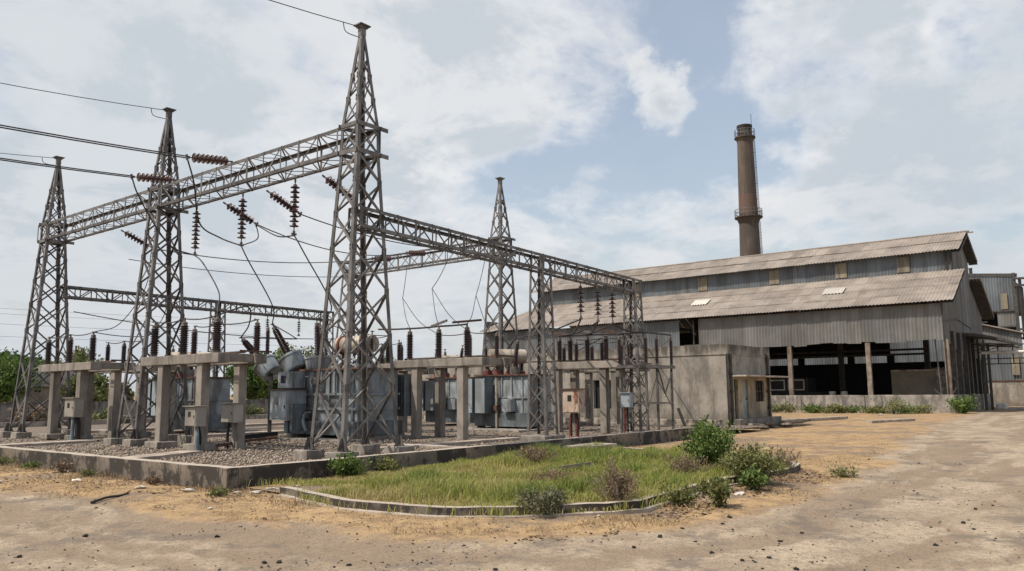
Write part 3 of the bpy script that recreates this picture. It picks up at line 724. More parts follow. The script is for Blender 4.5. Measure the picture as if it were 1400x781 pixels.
truss('low box truss beam running back from the far left tower behind the insulators', 13.1, .46, .48, (5.0, 19.6, 5.45), 0, .006, .62)
truss('distant high box truss beam to the left of the tower standing before the factory', 10.4, .70, .70, (18.83, 8.5, 7.64), PI/2, 0, .8, .09)

# ------------------------------------------------------------------ insulator strings
def disc_mesh():
    p = [(.03, 0), (.05, .0), (.055, -.045), (.075, -.062), (.125, -.082), (.13, -.094), (.118, -.10), (.1, -.088), (.09, -.102), (.07, -.09), (.055, -.10), (.02, -.10), (.018, -.146)]
    o = MB().lathe([(r, z) for r, z in p], 18).build('disc', 'disc', None, smooth=True, recalc=True); return o
disc0 = disc_mesh(); disc_me = disc0.data; bpy.data.objects.remove(disc0)
def string(label, p, q, n, group, grp_cat='insulator string', r=1.0, mat=None):
    p = Vector(p); q = Vector(q); d = q-p; L = d.length
    t = thing('insulator_string', label, grp_cat, p, 0, group)
    t.rotation_mode = 'QUATERNION'; t.rotation_quaternion = Vector((0, 0, -1)).rotation_difference(d.normalized())
    e = .16; pit = (L-2*e)/n
    for i in range(n):
        o = bpy.data.objects.new('disc', disc_me); col.objects.link(o); o.parent = t
        o.location = (0, 0, -e-pit*i); o.scale = (r, r, pit/.146)
    m = MB().tube([(0, 0, 0), (0, 0, -e)], .016, 8); m.box((0, 0, -.05), (.05, .02, .1)); m.build('hanger_shackle', 'cap', t)
    m = MB().tube([(0, 0, -L+e), (0, 0, -L)], .016, 8); m.box((0, 0, -L+.03), (.07, .03, .1)); m.box((.0, 0, -L-.01), (.16, .04, .05)); m.build('conductor_clamp', 'cap', t)
    return t
G1 = 'hanging strings under the high beam'
HB = [(5.08, 10.33), (5.08, 7.78), (5.08, 5.24)]
for (v, u), k in zip(HB, ('leftmost', 'middle', 'rightmost')):
    string(f'maroon disc insulator string hanging straight down from the high beam, {k} of three', (v, u, 7.63), (v, u, 6.08), 9, G1)
G2 = 'strain strings on the line side of the high beam'
LS = [(7.2, 'upper right of the two lying level before the high beam'), (10.3, 'lower left of the two lying level before the high beam')]
for u, k in LS: string('maroon disc strain insulator string, '+k, (4.34, u, 8.33), (2.95, u, 8.15), 8, G2, r=1.05)
G3 = 'strain strings on the yard side of the high beam'
YS = [(8.95, 'left neighbour of the middle hanging string'), (6.7, 'crossing behind the rightmost hanging string'), (4.15, 'slanting down behind the nearest tower leg'), (15.5, 'seen left of the second tower under the beam')]
for u, k in YS: string('slanting strain string behind the high beam, '+k, (5.15, u, 7.56), (6.35, u, 7.06), 8, G3, r=.95)
G4 = 'strings on the distant high beam'
FS = [(15.2, 'left of the two on the distant high beam'), (12.9, 'right of the two on the distant high beam')]
for u, k in FS: string('dark horizontal strain insulator string, '+k, (18.05, u, 8.1), (16.75, u, 7.95), 8, G4, r=1.0)
G5 = 'strings under the right hand low beam'
RS = [(14.0, 'leftmost'), (15.05, 'middle'), (16.0, 'rightmost')]
for v, k in RS: string(f'dark disc insulator string under the right hand low beam, {k} of three', (v, 1.75, 5.35-.02*(v-14)), (v, 1.75, 4.12-.02*(v-14)), 6, G5, r=1.0)
G6 = 'small strings under the far left low beam'
for v, k in ((14.3, 'left'), (16.1, 'right')): string(f'small dark insulator string hanging under the far left low beam, {k} of the two', (v, 19.8, 5.4), (v, 19.8, 4.55), 5, G6, r=.8)

# ------------------------------------------------------------------ post insulators
def post_proto():
    t = thing('post_insulator', 'x', 'post insulator')
    prof = [(.07, .05)]; n = 15; z = .07
    for i in range(n):
        z0 = .07+.74*i/n; dz_ = .74/n
        prof += [(.078, z0), (.118, z0+dz_*.35), (.12, z0+dz_*.45), (.08, z0+dz_*.72)]
    prof += [(.07, .82)]
    MB().lathe(prof, 16).build('porcelain', 'porcelain', t, smooth=True)
    m = MB().lathe([(.10, 0), (.10, .025), (.08, .03), (.078, .07)], 12)
    for k in range(4): m.tube([(.085*math.cos(k*PI/2), .085*math.sin(k*PI/2), .02), (.085*math.cos(k*PI/2), .085*math.sin(k*PI/2), .05)], .012, 6)
    m.build('base_flange', 'cap', t)
    m = MB().lathe([(.075, .80), (.078, .88), (.045, .90), (.03, .905), (.028, .97)], 12); m.box((.03, 0, .985), (.17, .05, .02)); m.tube([(.08, 0, .97), (.08, 0, 1.02)], .012, 6)
    m.build('cap', 'cap', t)
    return t
pi0 = post_proto(); first_pi = [True]
def post(x, y, z, label, group, sx=1., sz=1.04, rz=None):
    if first_pi[0]:
        t = pi0; first_pi[0] = False; t['label'] = label; t.location = (x, y, z)
    else: t = dup(pi0, label, (x, y, z))
    t['group'] = group; t.scale = (sx, sx, sz); t.rotation_euler = (0, 0, random.random()*6 if rz is None else rz)
    return Vector((x, y, z+.98*sz))

# ------------------------------------------------------------------ concrete insulator frames
def frame_proto(label, loc, beam=(-2.05, 2.15)):
    t = thing('support_gantry', label, 'concrete frame', loc, 0, 'concrete insulator frames')
    for x in (0, 1.15):
        for y in (-1.05, 1.05):
            o = MB().box((0, 0, 1.215), (.26, .28, 2.37)).build('post', 'concrete', t, loc=(x, y, .1), bevel=.02); rough(o, .006, .3, 2)
            if x == 0:
                f = MB().box((0, 0, .06), (.62, .72, .17)).build('footing', 'footing', o, loc=(0, 0, .08), bevel=.02); rough(f, .01, .2, 3)
    for x in (0, 1.15):
        o = MB().b2((-.18, beam[0], 2.5), (.18, beam[1], 2.76)).build('beam', 'concrete', t, loc=(x, 0, 0), bevel=.02); rough(o, .008, .3, 2)
    for y in (beam[0]+.25, beam[1]-.4):
        o = MB().b2((.185, -.14, 2.54), (.965, .14, 2.755)).build('cross_beam', 'concrete', t, loc=(0, y, 0), bevel=.015); rough(o, .006, .3, 2)
    m = MB()
    for y in (beam[0]+.1, beam[1]-.1): m.bar((.5, y-.05, 2.83), (1.5, y-.05, 2.83), .05, .05)
    m.bar((.62, beam[0], 2.80), (.62, beam[1], 2.80), .06, .06); m.build('steel_rail', 'rusty', t)
    return t
f0 = frame_proto('weathered concrete insulator frame in the left foreground with two control boxes, before the middle tower', (3.85, 8.5, .05))
dup(f0, 'weathered concrete insulator frame at the far left with one control box', (4.15, 16.6, .05))
dup(f0, 'concrete insulator frame behind the middle left tower, partly hidden', (6.5, 17.2, .05))
dup(f0, 'concrete insulator frame between the nearest tower and the far transformer', (11.3, 5.65, .05))
dup(f0, 'concrete insulator frame behind the red rust box and column', (17.2, 3.95, .05))
dup(f0, 'concrete insulator frame seen behind the big grey transformer', (17.5, 15.2, .05))
dup(f0, 'concrete insulator frame farthest back, seen through the nearest tower', (13.0, 11.4, .05))
fr_ = [o for o in bpy.data.objects if o.type == 'EMPTY' and o.get('category') == 'concrete frame']
for o in fr_:
    if o.location.x > 11:
        for c in list(o.children):
            if c.name.startswith('post'):
                for gch in list(c.children): bpy.data.objects.remove(gch)
                if o.location.x < 12 and c.location.x > 1 and c.location.y < 0: bpy.data.objects.remove(c)
ZI = 2.81
def row(fr_label, x, ys, group, sx=1., sz=1.04, rear=None):
    tops = []
    nm = ['leftmost', 'middle', 'rightmost'] if len(ys) == 3 else (['left', 'right'] if len(ys) == 2 else [ORD[i]+' from left' for i in range(len(ys))])
    for y, k in zip(ys, nm):
        tops.append(post(x, y, ZI, f'brown post insulator, {k} on {fr_label}', group, sx, sz))
    return tops
GP = 'post insulators on the concrete frames'
tA = row('the front beam of the left foreground concrete frame', 3.85, (10.2, 8.55, 6.85), GP, 1.12, 1.06)
tAr = row('the rear beam of the left foreground concrete frame', 5.0, (10.0, 8.75, 6.7), GP, .9, 1.0)
tB = row('the front beam of the far left concrete frame', 4.15, (18.42, 16.65, 14.9), GP, 1.0, 1.03)
tC = row('the concrete frame behind the middle left tower', 6.5, (18.9, 17.6, 16.0), GP, .85, .95)
tD = row('the front beam right of the nearest tower', 11.3, (7.05, 5.67, 4.4), GP, 1.05, 1.12)
tDr = row('the rear beam right of the nearest tower', 12.45, (6.8, 5.3, 4.1), GP, .75, .95)
tE = row('the beam behind the red rust box', 17.2, (4.9, 4.4, 3.62, 2.8), GP, .95, 1.04)
tEr = row('the rear beam behind the red rust box', 18.35, (4.9, 3.7, 2.5), GP, .8, .95)
dup(f0, 'concrete support far right before the control building wall, behind the lattice columns', (21.8, 6.3, .05))
tJ = row('the support before the control building wall', 21.8, (7.9, 6.4, 4.9), GP, .9, 1.05)
tF = row('the frame behind the big grey transformer', 17.5, (16.6, 15.3, 14.0), GP, 1.05, 1.2)
tG = row('the farthest back frame seen through the nearest tower', 13.0, (12.6, 11.3, 10.0), GP, .95, 1.1)
tGr = row('the rear beam of the farthest back frame', 14.15, (12.3, 10.6), GP, .8, 1.0)
# isolator switch on the left foreground frame's rear rail: slim insulators standing on rails
tH = [post(5.25, 6.55, ZI, 'slim short post insulator on the steel rail end of the left foreground frame', GP, .55, .85)]

# steel insulator stand round the right hand column
t = thing('steel_insulator_stand', 'slim steel stand with six thin insulators at the right end of the yard', 'steel stand', (16.9, .95, .16))
for x in (.05, .85, 1.95):
    for y in (.05, 1.1): MB().angle((x, y, 0), (x, y, 2.35), .07, .009, (1, 0, 0), (0, 1, 0)).build('leg', 'steel', t, recalc=True)
m = MB()
for y in (.05, 1.1):
    m.bar((.05, y-.01, .9), (.85, y-.01, 2.2), .05, .01); m.bar((.85, y-.01, 1.9), (1.95, y-.01, .9), .05, .01); m.bar((.05, y-.012, 1.1), (1.95, y-.012, 1.1), .05, .01)
m.bar((1.3, .03, 1.35), (1.95, .03, 2.3), .04, .04); m.bar((1.4, .03, 1.35), (.9, .03, 2.3), .04, .04); m.bar((1.95, .06, 1.1), (1.95, 1.05, 1.1), .04, .012); m.bar((.05, .06, 1.1), (.05, 1.05, 1.1), .04, .012); m.build('bracing', 'steel', t)
m = MB().b2((-.05, -.02, 2.352), (2.1, .12, 2.46)); m.b2((-.05, 1.05, 2.352), (2.1, 1.19, 2.46)); m.b2((-.05, .123, 2.36), (.08, 1.047, 2.45)); m.b2((1.95, .123, 2.36), (2.1, 1.047, 2.45)); m.build('platform', 'steel', t)
sI = []
for (x, y), k in zip(((16.95, 1.0), (17.75, 1.0), (18.85, 1.0), (16.95, 2.08), (17.75, 2.08), (18.85, 2.08)), ('front left', 'front middle', 'front right', 'rear left', 'rear middle', 'rear right')):
    sI.append(post(x, y, 2.62, f'thin dark post insulator at the {k} of the slim steel stand', 'thin insulators on the steel stand', .62, 1.16))

# ------------------------------------------------------------------ boxes
def ctrl_box(name, label, loc, d, mat, window=True, legs=None, cat='control box', group=None):
    t = thing(name, label, cat, loc, 0, group); x, y, z = d
    o = MB().box((0, 0, 0), (x, y, z)).build('body', mat, t, bevel=.008)
    MB().box((-x/2-.008, 0, -.01), (.014, y*.9, z*.9)).build('door', mat, t, bevel=.004)
    m = MB().box((-.02, 0, z/2+.012), (x+.1, y+.08, .02)); m.build('lid', 'rusty' if mat == 'red_box' else mat, t)
    if window: MB().box((-x/2-.018, y*.05, z*.12), (.008, y*.24, z*.26)).build('window', 'void', t)
    MB().box((-x/2-.022, -y*.36, 0), (.02, .02, .07)).build('handle', 'cap', t)
    if legs:
        for dx, dy, r_, mt in legs:
            MB().tube(spline([(dx*.5, dy*.6, -z/2), (dx, dy, -z/2-.25), (dx, dy*1.02, -loc[2]+.3), (dx, dy, -loc[2]+.14)], 5), r_, 8).build('conduit', mt, t, smooth=True)
    return t
ctrl_box('control_box', 'grey control box with small dark window on the front post of the left foreground frame', (3.56, 7.25, 1.12), (.3, .55, .52), 'box', True, [(-.05, -.2, .05, 'blue_pipe'), (.08, -.12, .04, 'black')], group='grey control boxes')
ctrl_box('control_box', 'plain grey control box on the rear post of the left foreground frame', (4.72, 7.35, 1.18), (.3, .62, .52), 'box', False, [(-.02, .15, .04, 'black')], group='grey control boxes')
ctrl_box('control_box', 'grey control box on a post of the far left concrete frame', (3.86, 15.35, 1.3), (.3, .75, .62), 'box', True, [(-.05, -.1, .06, 'blue_pipe'), (.05, -.25, .09, 'black')], group='grey control boxes')
ctrl_box('control_box', 'grey control box on a post behind the middle left tower', (6.2, 16.1, 1.2), (.3, .7, .55), 'box', False, group='grey control boxes')
ctrl_box('switch_box', 'cream box with flaking red rust standing on red pipes near the yard wall', (14.75, 2.6, 1.38), (.42, .66, .8), 'red_box', True, [(-.1, .1, .04, 'red'), (.05, -.05, .045, 'red'), (-.05, -.18, .035, 'black'), (.12, .2, .03, 'black')], cat='switch box')
ctrl_box('meter_box', 'small pale blue grey box fixed to the right end column', (16.75, 1.7, 1.38), (.22, .36, .5), 'tank_blue', False, [(-.02, .12, .03, 'red'), (.05, .02, .03, 'black')], cat='meter box')

# ------------------------------------------------------------------ transformers
def bushing(parent, p, d, L, r, name='bushing'):
    d = Vector(d).normalized(); q = Vector((0, 0, 1)).rotation_difference(d)
    n = int(L/.055); prof = [(r*.7, 0), (r*.7, .03)]
    for i in range(n):
        z0 = .04+(L-.04)*i/n; k = (L-.04)/n; rr = r*(1-.22*i/n)
        prof += [(rr*.62, z0), (rr, z0+k*.4), (rr*.98, z0+k*.5), (rr*.62, z0+k*.75)]
    prof.append((r*.5, L))
    o = MB().lathe(prof, 16).build(name, 'porcelain', parent, smooth=True, loc=p); o.rotation_mode = 'QUATERNION'; o.rotation_quaternion = q
    m = MB().lathe([(r*.55, L), (r*.6, L+.1), (r*.3, L+.12), (.025, L+.125), (.02, L+.26)], 12); m.box((0, 0, L+.24), (.14, .04, .03)); m.build('terminal', 'cap', o)
    m = MB().lathe([(r*1.25, -.03), (r*1.25, .02), (r*.9, .022)], 14); m.build('flange', 'cap', o)
    return Vector(p) + d*(L+.24)
def radiator(parent, x0, x1, y0, y1, z0, z1, nf, along='x'):
    m = MB()
    for i in range(nf):
        k = (i+.5)/nf
        if along == 'x': m.b2((x0, y0+(y1-y0)*k-.012, z0), (x1, y0+(y1-y0)*k+.012, z1))
        else: m.b2((x0+(x1-x0)*k-.012, y0, z0), (x0+(x1-x0)*k+.012, y1, z1))
    o = m.build('radiator', 'radiator', parent)
    h = MB(); xm = x1-.06; ym = (y0+y1)/2
    for z in (z0+.1, z1-.1):
        if along == 'x': h.tube([(xm, y0, z), (xm, y1, z)], .05, 8)
        else: h.tube([(x0, ym, z), (x1, ym, z)], .05, 8)
    h.build('header_pipe', 'radiator', o)
tt = T1 = thing('power_transformer', 'big grey power transformer with pale blue cabinet and fanned bushings, behind the nearest tower', 'transformer', (8.3, 8.55, .17), 0)
m = MB().b2((.55, -1.5, .18), (2.7, 2.15, .62))
for y in (-1.3, -.6, .2, 1.0, 1.9): m.b2((.50, y-.06, .2), (.55, y+.06, .62))
m.build('skid_base', 'radiator', T1, bevel=.01)
m = MB().b2((.8, -1.45, .62), (2.5, 1.95, 2.30))
for z in (1.02, 1.5): m.b2((.73, -1.5, z-.04), (2.57, 2.02, z+.04))
for y in (-1.2, -.6, .0, .85, 1.6): m.b2((.735, y-.035, .64), (.8, y+.035, 2.28))
m.build('tank', 'tank', T1, bevel=.008)
m = MB().b2((.70, -1.55, 2.302), (2.6, 2.05, 2.36))
for i in range(12): m.tube([(.74, -1.45+.3*i, 2.36), (.74, -1.45+.3*i, 2.41)], .018, 6)
m.build('tank_lid', 'rusty', T1)
cb_ = MB().b2((-.05, 1.15, .66), (.72, 2.12, 1.66)).build('cabinet', 'tank_blue', T1, bevel=.01)
MB().b2((-.068, 1.2, .72), (-.052, 2.07, 1.6)).build('door', 'tank_blue', cb_, bevel=.004)
MB().b2((-.12, 1.08, 1.662), (.74, 2.18, 1.695)).build('rain_cover', 'rusty', cb_)
MB().b2((-.078, 1.62, 1.18), (-.07, 1.82, 1.42)).build('name_plate', 'cap', cb_)
MB().box((-.085, 1.28, 1.1), (.03, .03, .12)).build('handle', 'dark_steel', cb_)
MB().b2((.05, 1.0, .3), (.6, 1.13, 1.2)).build('cabinet_bracket', 'radiator', T1)
m = MB().b2((.15, 1.2, 1.72), (.7, 2.0, 2.28)); rb = m.build('gauge_box', 'tank', T1, bevel=.01)
MB().b2((.135, 1.55, 1.9), (.149, 1.82, 2.15)).build('window', 'void', rb)
MB().lathe([(.13, 0), (.13, .05), (.1, .06)], 16, (.73, .75, 1.95), (-1, 0, 0)).build('oil_gauge', 'cap', T1)
for y in (.35, -.35, -1.1):
    MB().b2((.66, y-.05, 1.56), (.73, y+.05, 2.26)).build('stiffener', 'tank', T1)
Z1 = []
def turret(p, d, r, L, bl, br):
    d = Vector(d).normalized()
    MB().lathe([(r*.86, -L), (r*.92, -L*.9), (r, -.08), (r*1.06, -.07), (r*1.06, 0), (r*.5, .02)], 22, p, d).build('turret', 'tank', T1, smooth=True)
    Z1.append(bushing(T1, Vector(p)+d*.03, d, bl, br))
turret((.55, 3.45, 2.62), (-.24, .74, .72), .42, .55, 1.15, .15)
turret((.70, 2.15, 2.82), (-.18, .52, .86), .42, .55, 1.12, .15)
turret((1.2, 1.2, 2.80), (-.02, .06, 1), .44, .45, 1.05, .14)
turret((1.9, 1.9, 2.76), (.1, .2, 1), .34, .4, .9, .11)
for y in (.0, -.55, -1.1): Z1.append(bushing(T1, (1.55, y, 2.5), (.05, -.03, 1), .85, .10)); MB().lathe([(.15, 2.36), (.15, 2.5)], 14, (1.55, y, 0)).build('bushing_collar', 'tank', T1)
m = MB().bar((.6, 2.1, 2.0), (.55, 3.3, 2.25), .12, .1); m.bar((.5, 2.9, .1), (.5, 2.9, 2.15), .12, .12); m.build('turret_support', 'dark_steel', T1)
m = MB().lathe([(.1, -.02), (.30, 0), (.31, .06), (.31, 1.7), (.3, 1.76), (.1, 1.78)], 24, (2.1, 1.15, 3.22), (0, -1, 0)); cv = m.build('conservator', 'cream', T1, smooth=True)
MB().lathe([(.35, 0), (.36, .05), (.35, .1)], 24, (2.1, .92, 3.22), (0, -1, 0)).build('flange_ring', 'red', cv, smooth=True)
m = MB()
for y in (.75, -.3): m.bar((2.1, y, 2.36), (2.1, y, 2.95), .1, .1); m.bar((1.8, y, 2.36), (2.1, y, 2.93), .06, .06)
m.build('conservator_bracket', 'dark_steel', T1)
MB().tube(spline([(2.1, .3, 2.93), (1.95, .2, 2.7), (1.7, -.4, 2.55), (1.6, .2, 2.4)], 6), .05, 8).build('oil_pipe', 'tank', T1, smooth=True)
for k in range(3): radiator(T1, 2.62, 3.25, -1.7+1.2*k, -.75+1.2*k, .75, 2.15, 7)
for y in (-1.25, 1.7): MB().b2((.45, y-.14, -.02), (2.9, y+.14, .178)).build('rail_sleeper', 'footing', T1)
m = MB()
for z in (.9, 1.25, 1.6, 1.95): m.bar((.62, -1.95, z), (.62, -1.62, z), .025, .025)
m.bar((.62, -1.95, .1), (.62, -1.95, 2.5), .03, .03); m.bar((.62, -1.62, .1), (.62, -1.62, 2.5), .03, .03); m.build('ladder', 'steel', T1)
MB().tube(spline([(.7, .9, .9), (.45, .85, .85), (.35, .8, .6), (.4, .7, .3)], 6), .05, 8).build('drain_pipe', 'tank', T1, smooth=True)
MB().lathe([(.09, 0), (.09, .16)], 12, (.5, .82, .72)).build('valve', 'dark_steel', T1)
Z1 = [p+Vector(T1.location) for p in Z1]

T2 = thing('power_transformer', 'blue grey transformer with front radiators, right of the middle frame', 'transformer', (17.0, 7.9, .17), 0)
m = MB().b2((.15, -1.5, .15), (1.9, 1.35, .7)); m.build('skid_base', 'radiator', T2, bevel=.01)
m = MB().b2((.3, -1.4, .7), (1.8, 1.3, 2.18))
for z in (1.3,): m.b2((.25, -1.45, z-.03), (1.85, 1.35, z+.03))
for y in (-1.1, -.55, -.05): m.b2((.25, y-.03, .72), (.3, y+.03, 2.16))
m.build('tank', 'tank', T2, bevel=.008)
m = MB().b2((.2, -1.5, 2.182), (1.9, 1.4, 2.24)); m.build('tank_lid', 'rusty', T2)
for y0, y1 in ((.98, 1.5), (.32, .86)): 
    radiator(T2, -.35, .2, y0, y1, .68, 2.1, 6)
    MB().b2((-.37, y0+.02, .7), (-.352, y1-.02, 2.08)).build('radiator_face', 'tank_blue', T2)
MB().b2((-.05, -.75, .75), (.28, -.3, 1.25)).build('tap_changer_box', 'tank', T2, bevel=.01)
MB().b2((-.02, .0, .8), (.2, .22, 1.0)).build('valve_box', 'rusty', T2)
MB().tube([(.1, .1, .1), (.1, .1, 2.1)], .05, 8).build('oil_pipe', 'cream', T2)
Z2 = []
for p, d, L, r_ in (((.5, -.55, 2.55), (0, -.16, 1), .95, .12), ((.5, .35, 2.45), (0, .05, 1), .9, .11), ((.6, 1.0, 2.45), (0, .1, 1), .9, .11), ((1.4, -.2, 2.4), (.1, 0, 1), .7, .09), ((1.4, .5, 2.4), (.1, 0, 1), .7, .09)):
    MB().lathe([(r_*1.7, 2.24), (r_*1.7, p[2]-.03)], 14, (p[0], p[1], 0)).build('bushing_collar', 'cap' if r_ > .11 else 'red', T2)
    Z2.append(bushing(T2, p, d, L, r_))
cv = MB().lathe([(.1, -.02), (.29, 0), (.30, .05), (.30, 1.5), (.29, 1.55), (.1, 1.57)], 24, (.2, .55, 3.0), (.75, -.5, 0)).build('conservator', 'cream', T2, smooth=True)
m = MB().bar((.5, .3, 2.24), (.5, .3, 2.72), .08, .08); m.bar((1.2, -.12, 2.24), (1.2, -.12, 2.72), .08, .08); m.build('conservator_bracket', 'dark_steel', T2)
Z2 = [p+Vector(T2.location) for p in Z2]
for loc, lb in (((8.9, 18.4, .17), 'blue grey transformer half hidden behind the middle left tower and concrete frame'), ((19.5, 13.2, .17), 'grey transformer seen far back through the nearest tower')):
    dup(T2, lb, loc)
for loc, lb in (((17.6, 7.9, .10), 'dark concrete plinth under the blue grey transformer with front radiators'), ((9.6, 8.6, .10), 'dark concrete plinth under the big grey transformer')):
    o = MB().box((0, 0, 0), (2.9, 3.6, .3)).build('plinth', 'footing', bevel=.02, loc=loc); tag(o, lb, 'plinth')

# ------------------------------------------------------------------ corrugated sheets
def corr(m, o, s_dir, t_dir, L, tlo, thi, pitch=.25, amp=.03, sheet=1.0, rows=None, lap=.02, seed=1, jag=.0, wave=4):
    # wavy sheeting: waves run along s_dir, sheets stretch along t_dir between tlo(s) and thi(s); each sheet has its own tint
    r_ = random.Random(seed); o = Vector(o); s_dir = Vector(s_dir).normalized(); t_dir = Vector(t_dir).normalized(); nrm = s_dir.cross(t_dir)
    lo = tlo if callable(tlo) else (lambda s: tlo); hi = thi if callable(thi) else (lambda s: thi)
    per = max(1, round(sheet/pitch)); nw = max(1, int(round(L/pitch))); pitch = L/nw
    nrows = 1 if not rows else rows
    for k in range(nrows):
        for j0 in range(0, nw, per):
            j1 = min(nw, j0+per); m.tint = r_.random(); dj = (r_.random()-.5)*jag; dn = r_.random()*lap*.6
            vs = []
            for i in range(j0*wave, j1*wave+1):
                s = i/wave*pitch; a = math.cos(2*PI*i/wave)*amp
                t0 = lo(s); t1 = hi(s)
                ta = t0+(t1-t0)*k/nrows + (dj if nrows > 1 or jag else 0); tb = t0+(t1-t0)*(k+1)/nrows + (.06 if k < nrows-1 else 0)
                vs.append(o+s_dir*s+t_dir*ta+nrm*(a+lap*(1 if nrows > 1 else 0)+dn)); vs.append(o+s_dir*s+t_dir*tb+nrm*(a+dn))
            n = (len(vs)//2)
            m.add(vs, [(2*i, 2*i+2, 2*i+3, 2*i+1) for i in range(n-1)])
    return m

# ------------------------------------------------------------------ the factory hall
H = thing('factory_hall', 'long corrugated iron factory hall with brown asbestos roofs and open ground floor', 'factory hall')
XF = 55.0
def win(s): return 5.15
m = MB(); corr(m, (XF, 17.1, 0), (0, -1, 0), (0, 0, 1), 18.6, lambda s: 5.12+.05*math.sin(s*.7), 7.72, seed=3, jag=.14, sheet=.9); m.build('front_cladding', 'clad', H, tint=True)
m = MB(); corr(m, (XF, 41, 0), (0, -1, 0), (0, 0, 1), 22.1, 0, 7.72, seed=4, sheet=.9); m.build('front_cladding', 'clad_blue', H, tint=True)
m = MB(); corr(m, (XF, 18.9, 0), (0, -1, 0), (0, 0, 1), 1.8, 0, 5.5, seed=4, sheet=.9); m.build('front_cladding', 'clad', H, tint=True)
m = MB(); m.b2((XF+.4, 17.1, 5.5), (XF+.5, 18.9, 5.6)); m.bar((XF+.35, 17.75, 5.5), (XF+.35, 17.75, 7.7), .09, .09); m.bar((XF+.8, 17.8, 6.5), (XF+2.5, 18.9, 7.2), .12, .12); m.build('opening_frame', 'steel', H)
# lower (aisle) roofs
sl_n = Vector((5.6, 0, 2.85)); Ls = sl_n.length; sdn = sl_n.normalized()
m = MB(); corr(m, (54.4, 41.3, 7.82), (0, -1, 0), sdn, 43.7, 0, lambda s: Ls if s > 3.6 else Ls*(s+.4)/4.0, rows=4, lap=.03, seed=8, jag=.05, sheet=1.0, amp=.035); m.build('aisle_roof', 'roof', H, tint=True)
m = MB(); corr(m, (72.6, -2.4, 7.82), (0, 1, 0), Vector((-5.6, 0, 2.85)), 43.0, 0, Ls, rows=2, seed=9, sheet=1.0); m.build('aisle_roof', 'roof', H, tint=True)
# clerestory walls and upper roof
m = MB(); corr(m, (60.0, 37.6, 0), (0, -1, 0), (0, 0, 1), 39.1, 10.45, 12.25, seed=12, sheet=.9); m.build('clerestory_wall', 'clad_blue', H, tint=True)
m = MB(); corr(m, (67.0, -1.5, 0), (0, 1, 0), (0, 0, 1), 39.1, 10.45, 12.25, seed=13, sheet=.9); m.build('clerestory_wall', 'clad_blue', H, tint=True)
su = Vector((4.1, 0, 1.98)); Lu = su.length
m = MB(); corr(m, (59.4, 38.2, 12.08), (0, -1, 0), su, 40.4, 0, Lu, rows=2, lap=.05, seed=14, jag=.05, sheet=1.0, amp=.035); m.build('upper_roof', 'roof', H, tint=True)
m = MB(); corr(m, (67.6, -2.2, 12.08), (0, 1, 0), Vector((-4.1, 0, 1.98)), 40.4, 0, Lu, rows=2, seed=15, sheet=1.0); m.build('upper_roof', 'roof', H, tint=True)
m = MB(); m.tube([(63.5, 38.2, 14.09), (63.5, -2.35, 14.09)], .09, 8); m.bar((63.5, -2.2, 13.98), (63.5, -2.65, 13.98), .1, .1); m.build('ridge_cap', 'roof', H)
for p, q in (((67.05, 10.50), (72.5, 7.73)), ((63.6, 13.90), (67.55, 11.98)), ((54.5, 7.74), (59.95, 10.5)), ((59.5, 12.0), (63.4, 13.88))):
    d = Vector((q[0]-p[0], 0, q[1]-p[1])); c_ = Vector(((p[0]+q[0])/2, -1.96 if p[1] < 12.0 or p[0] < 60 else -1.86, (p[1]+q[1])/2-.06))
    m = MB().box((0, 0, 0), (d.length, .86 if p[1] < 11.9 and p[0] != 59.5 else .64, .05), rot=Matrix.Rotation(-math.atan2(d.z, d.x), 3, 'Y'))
    m.build('verge_shade_sheet', 'dark_steel', H, loc=c_)  # dark sheet added under the roof verge, standing for its sooty, shaded underside
# faded yellow sheets in the clerestory, pale sheets in the roofs
for y in (26.0, 18.9, 12.2, 6.6, 1.85): MB().b2((59.93, y-.45, 10.8), (59.955, y+.45, 12.02)).build('yellow_panel', 'clad_tan', H)
for y, k, wd in ((17.9, .44, .75), (6.5, .46, .8)):
    m = MB(); corr(m, Vector((54.4, y+wd, 7.82))+sdn*(k*Ls)+Vector((-.04, 0, .085)), (0, -1, 0), sdn, wd*2, 0, 1.25, seed=int(y*7), amp=.035, sheet=2); m.build('skylight_panel', 'skylight', H, tint=True)
# right hand gable
def gtop(s):
    x = 55+s
    if x < 60: return 7.75+(x-55)*.5
    if x < 63.5: return 12.2+(x-60)*.48
    if x < 67: return 13.88-(x-63.5)*.48
    return 10.2-(x-67)*.5
def gbot(s):
    x = 55+s
    if x < 62: return 5.15-(x-55)*.12
    if x < 66.2: return 5.95-(x-62)*.05
    if x < 69: return 4.35-(x-66.2)*.12
    return 4.6
for a, b in ((0, 5), (5, 7), (7, 11.2), (11.2, 12), (12, 14), (14, 16.6)):
    m = MB(); e = 1e-3
    corr(m, (XF+a, -1.5, 0), (1, 0, 0), (0, 0, 1), b-a, lambda s: gbot(min(max(a+s, a+e), b-e)), lambda s: gtop(min(max(a+s, a+e), b-e)), seed=int(a*3+30), sheet=.9); m.build('gable_cladding', 'clad', H, tint=True)
MB().bar((XF-.05, -1.56, 1.3), (XF-.05, -1.56, 7.7), .06, .06).build('corner_post', 'dark_steel', H)
m = MB(); m.bar((59.95, -1.56, 10.5), (59.95, -1.56, 12.2), .1, .1); m.bar((59.92, -1.5, 10.5), (59.92, -1.1, 10.5), .08, .08); m.bar((59.9, -1.2, 10.5), (59.9, -1.2, 12.2), .1, .05); m.build('corner_post', 'dark_steel', H); m = MB()
m.bar((55.1, -1.57, 6.4), (60.0, -1.57, 6.9), .03, .05); m.bar((60, -1.57, 6.9), (66, -1.57, 6.5), .03, .05); m.build('gable_trim', 'dark_steel', H)
